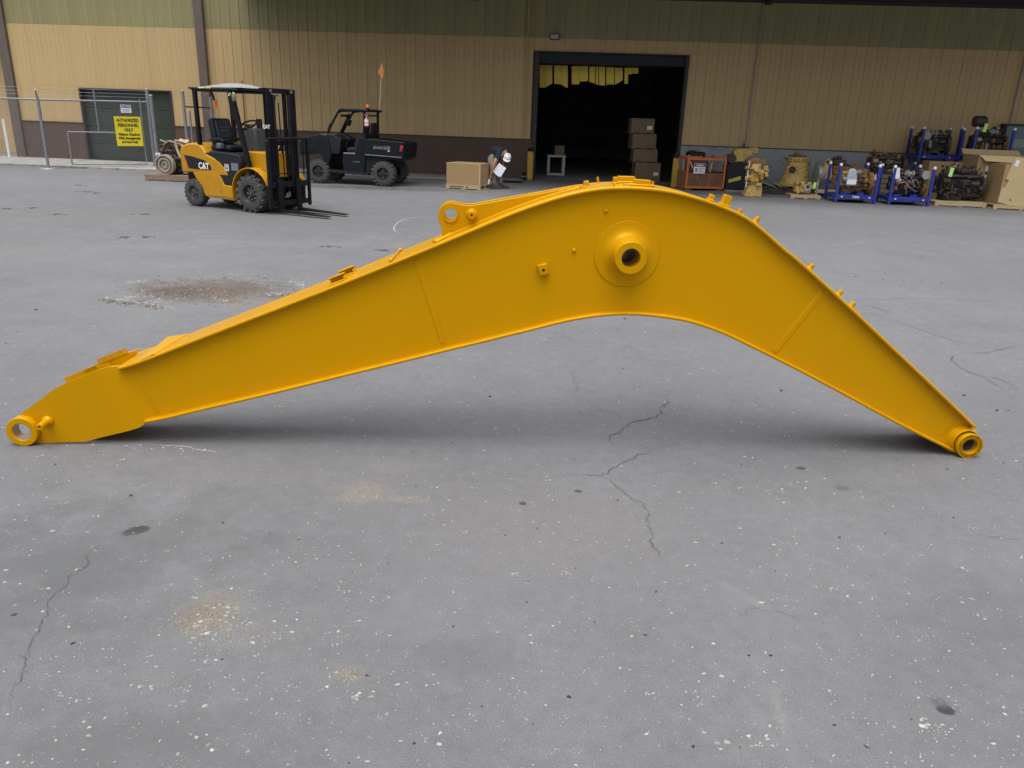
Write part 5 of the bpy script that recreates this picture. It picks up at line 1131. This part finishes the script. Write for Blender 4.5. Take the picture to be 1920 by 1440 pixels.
# ------------------------------------------------------------------ engines and castings
def engine(name, label, loc, rz, L=.85, D=.55, Hh=.85, c1=RUSTY, c2=OILY, c3=ALU, seed=1, disc=None, fan=True, turbo=True, cat='engine', group=None, tag_=None, clutter=26):
    r = random.Random(seed); e = thing(name, label, cat, loc, rz, group)
    MB().prism([(L*.12,0),(L*.12,Hh*.16),(0,Hh*.22),(0,Hh*.26),(L,Hh*.26),(L,Hh*.12),(L*.6,Hh*.10),(L*.55,0)], D*.2, D*.8).build('oil_pan', c2, e, bevel=.012)
    b = MB().bx(.02*L,.96*L,D*.14,D*.86,Hh*.27,Hh*.62)
    for i in range(5): b.bx(L*(.07+.18*i),L*(.12+.18*i),D*.10,D*.9,Hh*.30,Hh*.60)
    for i in range(4): b.cyl((L*(.19+.18*i),D*.08,Hh*.45),(L*(.19+.18*i),D*.16,Hh*.45),.035,n=12)
    b.build('engine_block', c1, e, bevel=.008)
    MB().bx(.05*L,.93*L,D*.25,D*.78,Hh*.625,Hh*.76).build('cylinder_head', c1, e, bevel=.012)
    v = MB()
    for i in range(3): v.bx(L*(.08+.29*i),L*(.33+.29*i),D*.32,D*.7,Hh*.762,Hh*.88)
    v.build('valve_cover', c1 if seed%2 else c2, e, bevel=.02)
    MB().lathe([(.0,0),(.10,0),(.27,.02),(.29,.05),(.29,.11),(.24,.13),(.0,.13)], (L*.97,D/2,Hh*.38), (1,0,0), 28).build('flywheel_housing', c1 if seed%3 else c2, e)
    if fan:
        MB().lathe([(0,0),(.09,0),(.10,.03),(.085,.035),(.10,.06),(.04,.07),(.03,.09)], (-.08,D/2,Hh*.30), (1,0,0), 20).build('crank_pulley', c2, e)
        MB().lathe([(0,0),(.06,0),(.07,.025),(.05,.05),(.03,.07)], (-.07,D/2,Hh*.62), (1,0,0), 18).build('fan_hub', c2, e)
        MB().path([(-.04,D/2-.1,Hh*.3),(-.04,D/2-.07,Hh*.62),(-.04,D/2+.07,Hh*.62),(-.04,D/2+.1,Hh*.3),(-.04,D/2-.1,Hh*.3)], .012, 6).build('drive_belt', BLKP, e)
    m_ = MB().path([(L*.15,D*.05,Hh*.70),(L*.5,D*.02,Hh*.71),(L*.85,D*.05,Hh*.70)], .042, 10, 4)
    for i in range(4): m_.path([(L*(.18+.21*i),D*.26,Hh*.68),(L*(.18+.21*i),D*.12,Hh*.69),(L*(.19+.21*i),D*.05,Hh*.70)], .028, 8)
    m_.build('exhaust_manifold', c2, e)
    if turbo:
        tx = L*r.uniform(.35,.6); MB().lathe([(0,-.01),(.045,0),(.06,.03),(.095,.04),(.10,.07),(.07,.10),(.05,.12),(.05,.17),(.085,.19),(.085,.22),(.04,.24),(0,.24)], (tx-.1,D*-.02,Hh*.86), (1,.1,0), 20).build('turbocharger', c3, e)
        MB().path([(tx+.12,0,Hh*.86),(tx+.24,0,Hh*.92),(tx+.26,D*.3,Hh*.95),(tx+.15,D*.5,Hh*.9)], .035, 10, 5).build('intake_pipe', c2, e)
    for i in range(2): MB().lathe([(0,0),(.04,0),(.045,.02),(.045,.17),(.03,.19),(0,.19)], (L*(.25+.14*i),-.01,Hh*.22), (0,0,1), 16).build('oil_filter', (c3, BLKP, c1)[(seed+i)%3], e)
    MB().cyl((L*.68,D*.02,Hh*.50),(L*.90,D*.02,Hh*.50),.065).cyl((L*.66,D*.02,Hh*.50),(L*.68,D*.02,Hh*.50),.05).build('starter_motor', c2, e, bevel=.01)
    MB().cyl((L*.0,D*.0,Hh*.56),(L*.17,D*.0,Hh*.56),.075).build('alternator', c3, e, bevel=.012)
    MB().bx(L*.45,L*.66,-.02,D*.1,Hh*.46,Hh*.62).cyl((L*.5,-.03,Hh*.54),(L*.5,-.06,Hh*.54),.03).build('fuel_pump', c1, e, bevel=.01)
    k = MB()
    for i in range(clutter):
        x = r.uniform(.0, L); z = r.uniform(.1, .95)*Hh; y = r.uniform(-.04, .10)*D if r.random() < .7 else r.uniform(.2, .8)*D
        if y > .15*D: z = Hh*r.uniform(.85, 1.0)
        t = r.random()
        if t < .4: k.box((x,y,z), (r.uniform(.03,.11), r.uniform(.03,.09), r.uniform(.03,.10)), (r.uniform(-.4,.4), r.uniform(-.5,.5), r.uniform(-.4,.4)))
        elif t < .75: k.cyl((x,y-.03,z), (x+r.uniform(-.05,.05),y+.05,z+r.uniform(-.03,.03)), r.uniform(.012,.045), n=10)
        else: k.cyl((x,y,z), (x+r.uniform(-.12,.12),y,z+r.uniform(-.06,.06)), r.uniform(.01,.03), n=8)
    stuff(k.build('fittings', (c1, c2)[seed%2], e, bevel=.004))
    h2 = MB()
    for i in range(5):
        x = r.uniform(.05, .6)*L; z = r.uniform(.4, .95)*Hh; h2.path([(x,-.03,z),(x+r.uniform(.02,.1),-.07,z+r.uniform(-.1,.08)),(x+r.uniform(.1,.25),-.05,z+r.uniform(-.25,.1)),(x+r.uniform(.2,.3),.02,z+r.uniform(-.3,.0))], r.uniform(.006,.014), 6, 4)
    h2.build('hoses', BLKP if seed%2 else c3, e)
    if disc:
        dx, dz, dr = disc; MB().lathe([(0,-.09),(dr*.92,-.09),(dr,-.07),(dr,.0),(dr*.85,.03),(dr*.55,.16),(0,.16)], (dx,-.02,dz), (0.15,1,0), 28).build('air_inlet', mat('grey_mesh_disc', (.30,.30,.29), .6, var=.2, scale=40), e)
    if tag_:
        tx_, tz_, mt = tag_; MB().box((tx_,-.13,tz_),(.09,.006,.22),(0,.1,0)).build('hanging_tag', mt, e)
    return e
def rack(label, loc, rz, L=1.03, D=.95, Hh=.98, caps=True, group='blue engine racks', plate=None):
    k = thing('engine_rack', label, 'rack', loc, rz, group)
    for x in (0, L-.065):
        for y in (0, D-.065):
            MB().bx(x,x+.065,y,y+.065,0,Hh-.05).build('post', BLUE, k, bevel=.005)
            MB().lathe([(.038,-.02),(.04,.02),(.03,.045),(0,.05)], (x+.0325,y+.0325,Hh-.05), (0,0,1), 14).build('post_cap', WHT, k)
    for y in (0.008, D-.057): MB().bx(.066,L-.066,y,y+.05,.10,.20).build('side_beam', BLUE, k, bevel=.004)
    for x in (0.008, L-.057): MB().bx(x,x+.05,.066,D-.066,.10,.20).build('cross_beam', BLUE, k, bevel=.004)
    MB().bx(.07,L-.07,.06,D-.06,.185,.198).build('deck', BLUE, k)
    MB().bx(.2,.36,.25,.7,.199,.25).bx(.62,.8,.25,.7,.199,.25).build('engine_cradle', BLUE, k, bevel=.004)
    for x in (.02, L-.14): MB().bx(x,x+.12,-.004,.08,.0,.012).build('foot_plate', BLUE, k)
    if plate: text(plate, .07, WHT, k, face_y(L/2,.004,.152), bold=.002)
    for x in (.17,.86): MB().cyl((x,.002,.15),(x,.008,.15),.02,n=12).build('bolt_head', WHT, k)
    return k
ra = R(-4.4)
def RK(px, py): return gp(px, py)
r1 = gp(1564,379.5); rack('blue engine rack nearest the small pallet pump, first from the left in the front row', (r1.x, r1.y, 0), ra, plate='37854')
r2 = gp(1664,384); rack('blue engine rack beside the tall brown carton, second in the front row', (r2.x, r2.y, 0), ra)
un = Vector((-sin(ra), cos(ra), 0)); uu = Vector((cos(ra), sin(ra), 0))
engine('diesel_engine', 'yellow engine with a clear plastic bag on it in the left front blue rack', tuple(r1+uu*.17+un*.22+Vector((0,0,.255))), ra, .72, .5, .58, OLDY, RUSTY, ALU, 3, turbo=True)
bg_ = tag(MB().prism([(-.11,0),(-.13,.2),(-.10,.40),(0,.44),(.08,.40),(.14,.2),(.12,0)], -.05, .05).build('plastic_bag', CLEAR, None, bevel=.03), 'cloudy plastic bag with white label hanging on the yellow racked engine', 'plastic bag'); bg_.location = tuple(r1+uu*.38+un*.16+Vector((0,0,.42)))
MB().bx(-.12,.12,-.056,-.052,.04,.16).build('bag_label', WHT, bg_)
engine('diesel_engine', 'orange-brown engine with a round grey air inlet in the right front blue rack', tuple(r2+uu*.17+un*.24+Vector((0,0,.255))), ra, .72, .5, .60, RUSTY, BLKP, ALU, 4, disc=(.72,.50,.11))
pp2 = tag(MB().box((0,0,0),(.17,.004,.26),(0,R(-10),0)).build('document_pouch', PAPER), 'white document pouch hung on the left post of the right front blue rack', 'document'); pp2.location = at(1681,325,20.25)
# white rags tied to the rack
rg = MB(); 
for dx, dz in ((-.03,.16),(.04,.17),(.07,.10)): rg.path([(0,0,0),(dx*.5,-.02,dz*.5),(dx,0,dz)], .012, 6, 3)
rg.path([(0,0,0),(.01,-.02,-.08),(-.02,0,-.16)], .03, 8, 3)
rq = tag(rg.build('white_rag', WHT), 'knotted white strap hanging beside the yellow racked engine', 'strap'); rq.location = tuple(at(1637,340,20.7))
# brown long engine on top of crates behind the racks
q = at(1632,300,22.7); q2 = at(1694,300,22.7)
cr1 = thing('crate', 'dark wooden crate under the rusty engine behind the front racks', 'crate', (q.x, 22.45, 0), ra); 
for i in range(5): MB().bx(0,.95,.0,.02,.01+.13*i,.12+.13*i).build('slat', WOODO, cr1)
MB().bx(0,.95,.021,.6,0,.655).build('box_body', mat('dark_crate_inner', (.05,.04,.035), .9), cr1)
engine('diesel_engine', 'rusty brown engine lying on a crate behind the two front racks', (q.x-.02, 22.5, .66), ra, .85, .5, .58, RUSTY, OILY, ALU, 6, turbo=False)
# rack rows behind on the right
for px, Y, lab in ((1700,22.9,'blue engine rack standing behind at the grey wall under the upper dark engine'),):
    v = at(px+18, 375, Y); rack(lab, (at(1716,300,Y).x, Y, 0), ra, 1.15, .95, .98)
    A_ = at(1741,296,Y); 
rx = at(1716,300,22.9).x
rack('upper blue engine rack stacked on the rear rack carrying the dark engine', (rx+.06, 22.88, .985), ra, 1.15, .95, .96)
engine('diesel_engine', 'dark oily engine with pale round inlet on the upper blue rack', (rx+.05, 23.0, 1.24), ra, .80, .5, .62, OILY, OILY, ALU, 8, disc=(.16,.46,.12))
r4 = at(1824,300,22.3); rack('lower blue engine rack hidden behind the big cartons on the right', (r4.x-.08, 22.3, 0), ra, 1.05, .95, .98)
rack('upper blue engine rack carrying the brown and black engine top right', (r4.x-.08, 22.3, .985), ra, 1.05, .95, 1.0)
engine('diesel_engine', 'brown engine with black hose, grey turbo and lime tag on the top right rack', (r4.x+.05, 22.45, 1.24), ra, .78, .5, .72, RUSTY, BLKP, ALU, 5, tag_=(.12,.72,LIME))
q = at(1842,243,22.3); MB().box((0,0,0),(.3,.3,.34)).path([(-.1,-.16,-.05),(.1,-.2,-.1),(.3,-.2,.1),(.36,-.2,.14)],.05,8,4)
tk = tag(MB().lathe([(0,0),(.13,0),(.15,.03),(.15,.28),(.12,.32),(0,.33)], (-.17,0,0), (1,0,0), 20).build('air_cleaner', OILY), 'dark drum air cleaner on top of the brown engine top right', 'air cleaner'); tk.location = tuple(at(1838,228,22.55))
# dark engine on a pallet in front of the cartons
g = gp(1752,386); pallet('pallet', 'wooden pallet under the oily black engine in front of the brown cartons', (g.x, g.y, 0), ra, 1.28, 1.0)
q = at(1766,340,g.y+.15)
engine('diesel_engine', 'oily black engine with lime tag on a wooden pallet before the cartons', (q.x+.08, g.y+.25, .125), ra, 1.02, .6, .88, OILY, OILY, OILY, 9, tag_=(.10,.72,LIME), clutter=60)
c_ = at(1743,300,21.9); c2_ = at(1800,300,21.9)
cx_ = carton('tall_carton', 'brown cardboard carton standing behind the oily black engine', (c_.x, 21.85, .13), ra, 1.0, .5, c_.z-.16, CARD, tape=False)
pallet('pallet', 'wooden pallet under the brown carton behind the oily black engine', (c_.x-.02, 21.83, 0), ra, 1.05, .6)
MB().bx(.62,.80,-.003,-.0005,.62,.9).build('pale_patch', CARDL, cx_); MB().bx(.68,.78,-.005,-.003,.7,.85).build('shipping_label', PAPER, cx_)
# large opened carton and the pale sheet leaning at the right edge
g = gp(1826,388)
big = thing('large_carton', 'large opened brown cardboard carton with raised flaps right of the black engine', 'cardboard box', (at(1822,340,21.1).x, 21.0, .13), ra)
zl = at(1845,291,21.0).z-.13; MB().bx(0,1.5,.0,.9,0,zl).build('body', CARD, big, bevel=.01)
MB().add([(0,0,zl+.001),(.9,0,zl+.001),(.78,-.16,zl-.16),(.12,-.14,zl-.14)],[(0,1,2,3)]).build('flap', CARDL, big, smooth=0); MB().add([(0,.9,zl),(1.5,.9,zl),(1.5,1.1,zl+.12),(0,1.1,zl+.13)],[(0,1,2,3)]).build('flap', CARDL, big, smooth=0)
MB().bx(.50,.62,-.003,-.0005,zl-.2,zl-.08).bx(.22,.32,-.003,-.0005,zl-.42,zl-.26).bx(.24,.31,-.003,-.0005,zl-.56,zl-.5).build('shipping_label', PAPER, big)
g = gp(1862,392); pallet('pallet', 'pale wooden pallet under the leaning cardboard sheet at the right edge', (g.x, g.y, 0), ra, 1.35, 1.0)
SF = Frame(g.x, g.y+.03, ra); sp_ = [SF.pt(*p) for p in ((1871,379),(1878,352),(1884,352.5),(1892,338),(1886,336),(1904,293.5),(1921,296),(1960,300),(1950,398))]
sh2 = thing('cardboard_sheet', 'pale cardboard sheet with notch and round hole leaning at the right edge', 'cardboard sheet', (SF.o.x, SF.o.y, 0), ra)
o_ = MB().prism(sp_, 0, .03).build('sheet', CARDL, sh2)
h1 = SF.pt(1894,375); cut(o_, MB().cyl((h1[0],-.1,h1[1]),(h1[0],.2,h1[1]),.022,n=16))
q = SF.pt(1907,306.5); MB().box((q[0],-.003,q[1]),(.09,.002,.15),(0,.2,0)).build('shipping_label', PAPER, sh2)
MB().bx(.1,1.3,.031,.9,.125,1.1).build('sheet_backing', CARD, sh2)
# grey cabinet door at the right edge
q = WF.pt(1886,232,-.35); cab = thing('grey_cabinet', 'grey cabinet with pale plate and dark frame against the wall at the right edge', 'cabinet', tuple(wallpt(q[0], -.35)), WA)
MB().bx(0,1.6,0,.28,0,q[1]).build('cabinet_frame', BLKP, cab); MB().bx(.06,1.6,-.012,-.001,.1,q[1]-.06).build('door', mat('grey_green_enamel', (.12,.155,.16), .5), cab)
q2 = WF.pt(1906,268,-.36); MB().bx(q2[0]-q[0]-.12,q2[0]-q[0]+.4,-.016,-.013,q2[1]-.13,q2[1]+.10).build('plate', mat('pale_green_plate', (.25,.29,.24), .6), cab)

# yellow machines left of the racks
q = at(1362,330,22.7); mc = thing('loader_cab_module', 'black machine body with a yellow stripe and yellow housing on top behind the valve stack', 'machine', (q.x, 22.7, 0), ra)
MB().prism([(0,.05),(0,.72),(.2,.80),(.55,.80),(.78,.5),(.82,.05)], 0, .7).build('body', BLKP, mc, bevel=.02)
MB().prism([(.08,.24),(.42,.34),(.40,.44),(.07,.33)], -.006, -.001).build('stripe', mat('dull_yellow_stripe', (.50,.42,.05), .5), mc)
MB().prism([(.18,.80),(.14,1.10),(.22,1.17),(.62,1.20),(.68,1.0),(.56,.98),(.46,.84)], .05, .55).bx(.62,.82,.1,.4,1.05,1.22).build('housing', OLDY, mc, bevel=.025)
MB().cyl((.12,.05,.9),(.12,.5,.9),.13).cyl((.42,.2,1.2),(.42,.2,1.32),.03).build('side_drum', OILY, mc, bevel=.01); MB().bx(0,.85,-.02,.72,0,.045).build('skid', ALU, mc)
q = gp(1394,368.5); vs_ = thing('valve_stack', 'upright stack of yellow valve castings standing before the black machine body', 'machine part', (q.x, q.y, 0), ra); rr_ = random.Random(12)
MB().prism([(0.02,0),(.48,0),(.46,.28),(.36,.32),(.10,.30)], 0, .4).build('base_casting', OLDY, vs_, bevel=.02)
MB().bx(.06,.36,.02,.38,.31,.86).build('column', OLDY, vs_, bevel=.02); MB().prism([(.0,.86),(-.02,.93),(.12,.99),(.44,.99),(.46,.84),(.30,.86)], .02, .38).build('top_casting', RUSTY, vs_, bevel=.015)
for i in range(22):
    x = rr_.uniform(.02,.50); z = rr_.uniform(.30,.9); MB().box((x,rr_.uniform(-.06,.05),z),(rr_.uniform(.05,.15),rr_.uniform(.06,.14),rr_.uniform(.04,.13)),(rr_.uniform(-.4,.4),rr_.uniform(-.5,.5),rr_.uniform(-.4,.4))).build('valve_block', (OLDY,CATY,RUSTY,OLDY)[i%4], vs_, bevel=.01)
for i in range(5): MB().cyl((.42,.05,.5+.07*i),(.56+.02*(i%2),.02,.48+.07*i),.03,n=10).build('spool_end', (OILY,OLDY)[i%2], vs_, bevel=.004)
MB().box((.17,-.04,.78),(.2,.02,.12)).build('pale_tag', CRM, vs_); MB().bar((.02,-.03,.25),(.04,-.03,.9),.02,.02).build('pale_tube', WHT, vs_)
# bell-shaped housing on a dark skid
q0 = at(1491,345,22.8); sk_ = thing('skid', 'dark low skid of scrap beams under the yellow bell housing', 'skid', (q0.x-1.2, 22.2, 0), ra)
for i in range(4): MB().bx(0.05*i,1.75-.1*i,.1+.27*i,.22+.27*i,.0,.16).build('beam', OILY, sk_, bevel=.01)
for i in range(3): MB().bx(.15+.5*i,.3+.5*i,.05,1.05,.161,.21).build('cross_beam', OILY, sk_, bevel=.01)
MB().box((.25,.3,.25),(.5,.3,.03),(0,.3,.3)).box((.55,.2,.25),(.4,.05,.03),(0,.5,.1)).build('loose_plates', ALU, sk_)
bh = thing('bell_housing', 'large worn yellow bell-shaped transmission housing with round opening on the dark skid', 'machine housing', (q0.x, 22.85, .22), ra)
hb2 = at(1490,290,22.8).z-.22
MB().lathe([(.0,0),(.47,0),(.47,.05),(.42,.08),(.36,.30),(.30,hb2*.62),(.30,hb2*.78),(.33,hb2*.80),(.33,hb2*.92),(.28,hb2*.94),(0,hb2*.94)], (0,0,0), (.0,0,1), 36).build('shell', OLDY, bh)
MB().lathe([(.16,.0),(.16,.06),(.10,.065),(.10,-.10),(0,-.1)], (-.16,-.235,hb2*.52), (-.55,-.83,.05), 24).build('side_port', OLDY, bh)
MB().cyl((-.20,-.30,hb2*.525),(-.203,-.305,hb2*.525),.10,n=24).build('port_opening', OILY, bh)
MB().lathe([(0,0),(.24,0),(.25,.03),(.12,.04),(.10,.08),(0,.08)], (-.03,0,hb2*.945), (0,0,1), 24).build('top_cover', RUSTY, bh)
for i in range(18):
    a = 2*PI*i/18; MB().cyl((cos(a)*.335,sin(a)*.335,hb2*.86),(cos(a)*.35,sin(a)*.35,hb2*.86),.016,n=8).build('bolt', OILY, bh)
for px_ in (.12,.2): MB().box((px_,-.31,hb2*.3),(.03,.02,.06)).build('slot_mark', OILY, bh)
MB().box((-.30,-.1,hb2*.88),(.25,.1,.04)).box((.30,.05,hb2*.70),(.12,.12,.10)).build('lug', RUSTY, bh, bevel=.01)
# hydraulic pump on a small pallet
g = gp(1482,372); pallet('pallet', 'small pale pallet carrying the pump with the lime tag', (g.x, g.y, 0), ra, .78, .6, WOOD, .10)
pu = thing('hydraulic_pump', 'yellow hydraulic pump with pale ring flange and lime tag on a small pallet', 'pump', (g.x+.12, g.y+.12, .10), ra)
MB().box((.24,.2,.18),(.42,.3,.28)).build('pump_body', OLDY, pu, bevel=.04)
MB().lathe([(.05,-.02),(.10,-.02),(.105,.0),(.105,.08)], (.34,.03,.21), (0,1,0), 24).build('ring_flange', mat('pale_steel_ring', (.45,.45,.46), .4, .3), pu)
MB().lathe([(0,0),(.06,0),(.06,.05)], (.34,.02,.21), (0,1,0), 20).cyl((.34,-.01,.21),(.34,.05,.21),.03).build('shaft', OILY, pu)
for i in range(6): MB().box((.05+.08*i,.04,.30-.03*(i%3)),(.06,.06,.08),(0,.3*i,0)).build('port_block', (OLDY,RUSTY)[i%2], pu, bevel=.008)
for i in range(2): MB().cyl((.10+.09*i,.05,.06+.05*i),(.10+.09*i,-.01,.06+.05*i),.035).build('port', OLDY, pu, bevel=.006)
MB().box((.50,.0,.25),(.08,.006,.16),(0,.1,0)).build('hanging_tag', LIME, pu)
# transmission on a white stand
q = at(1531,345,22.0); tr = thing('transmission', 'transmission with grey converter drum and yellow bracket on a white stand behind the left rack', 'transmission', (q.x, 22.0, 0), ra)
MB().bx(0.02,.06,0,.04,0,.5).bx(.0,.95,.0,.04,.10,.15).bx(.0,.95,.6,.64,.10,.15).bx(.9,.94,0,.04,0,.4).bx(.02,.06,.6,.64,0,.4).bx(.02,.06,.04,.6,.10,.15).build('stand', mat('pale_stand', (.45,.48,.48), .5), tr)
MB().bx(.05,.9,.05,.6,.151,.19).build('stand_deck', CRM, tr)
MB().lathe([(0,0),(.2,0),(.32,.04),(.34,.12),(.33,.2),(.25,.3),(.20,.45),(.18,.75),(0,.78)], (-.02,.3,.56), (1,0,.0), 32).build('converter_drum', ALU, tr)
MB().prism([(.12,.5),(.14,.92),(.22,1.02),(.32,.98),(.38,.6),(.36,.45)], .0, .12).build('bracket', OLDY, tr, bevel=.015)
MB().cyl((.22,-.01,.93),(.22,.13,.93),.05).build('bracket_eye', OILY, tr)
MB().bx(.38,.72,.05,.5,.86,1.0).cyl((.55,.2,1.0),(.55,.2,1.09),.08).cyl((.42,.2,1.0),(.42,.2,1.06),.04).build('valve_body', OILY, tr, bevel=.02)
MB().bx(.40,.85,.04,.5,.38,.46).bx(.4,.85,.06,.5,.60,.84).build('gear_case', RUSTY, tr, bevel=.02); MB().bx(.85,1.15,.1,.5,.70,.88).build('rear_casting', RUSTY, tr, bevel=.02)
# engine core on a pallet behind the forklift at the left
g = gp(272,338.5); pallet('pallet', 'old wooden pallet under the rusty engine core left of the forklift', (g.x, g.y, 0), R(-3), 1.2, .9, WOODO, .15)
ec = engine('engine_core', 'rusty engine core with ringed pulley on an old pallet by the fence gate', (g.x+.26, g.y+.2, .152), R(-3), .8, .55, .80, mat('pale_rusty_casting', (.26,.18,.10), .75, var=.35, scale=12, bump=.4, dirt=(.06,.04,.03), dirtamt=.5), OILY, ALU, 11, cat='engine', turbo=False)
pz = at(311,317,g.y+.1); MB().lathe([(0,.02),(.05,.02),(.05,-.01),(.08,-.01),(.08,.03),(.13,.03),(.13,-.02),(.17,-.02),(.17,.03),(.215,.03),(.22,-.03),(.25,-.02),(.25,.10)], (pz.x-g.x-.26,-.12,max(.24,pz.z-.152)), (.1,1,0), 36).build('ringed_pulley', mat('pale_ring_steel', (.36,.31,.25), .6, .2, var=.2), ec)
wr_ = MB(); rw = random.Random(3)
for i in range(9): wr_.box((rw.uniform(.1,.7),rw.uniform(-.02,.3),.76+rw.uniform(-.05,.06)),(rw.uniform(.15,.3),.12,.02),(rw.uniform(-.4,.4),rw.uniform(-.5,.5),rw.uniform(-.5,.5)))
wr_.path([(.55,-.06,.82),(.6,-.08,.6),(.66,-.08,.42)], .03, 6, 3).build('torn_wrapping', mat('torn_tan_wrap', (.42,.33,.22), .8, var=.3), ec)
# far tree behind the neighbour building
tl_ = thing('tree', 'dark green tree showing above the neighbour roof in the top left corner', 'tree', tuple(wallpt(-24, 9)))
MB().path([(0,0,0),(.1,0,1.5),(0,.1,3.2),(.2,0,4.6)], .2, 8, 3).path([(0,.1,3),(1,.3,4.2),(1.6,.4,5)], .09, 6, 3).path([(0,.1,2.8),(-1,.2,4),(-1.4,0,5.2)], .09, 6, 3).build('trunk', mat('bark', (.07,.05,.035), .9), tl_)
lf = MB(); rl = random.Random(8)
for _ in range(2600):
    a = rl.uniform(0, 2*PI); rr2 = 2.9*rl.random()**.4; ph = rl.uniform(-1, 1); c = Vector((cos(a)*rr2*math.sqrt(1-ph*ph), sin(a)*rr2*math.sqrt(1-ph*ph), 5.2+ph*rr2*.8))
    e1_ = Vector((rl.gauss(0,1), rl.gauss(0,1), rl.gauss(0,1))).normalized()*.11; e2_ = Vector((rl.gauss(0,1), rl.gauss(0,1), rl.gauss(0,1))).normalized()*.07
    lf.v += [c-e1_, c+e2_, c+e1_, c-e2_]; b = len(lf.v)-4; lf.f.append((b,b+1,b+2,b+3))
lm = bpy.data.meshes.new('crown'); lm.from_pydata([tuple(p) for p in lf.v], [], lf.f); lm.materials.append(mat('leaves', (.045,.07,.025), .8, var=.4, scale=3)); lo = bpy.data.objects.new('crown', lm); C.objects.link(lo); lo.parent = tl_
bpy.context.view_layer.update()
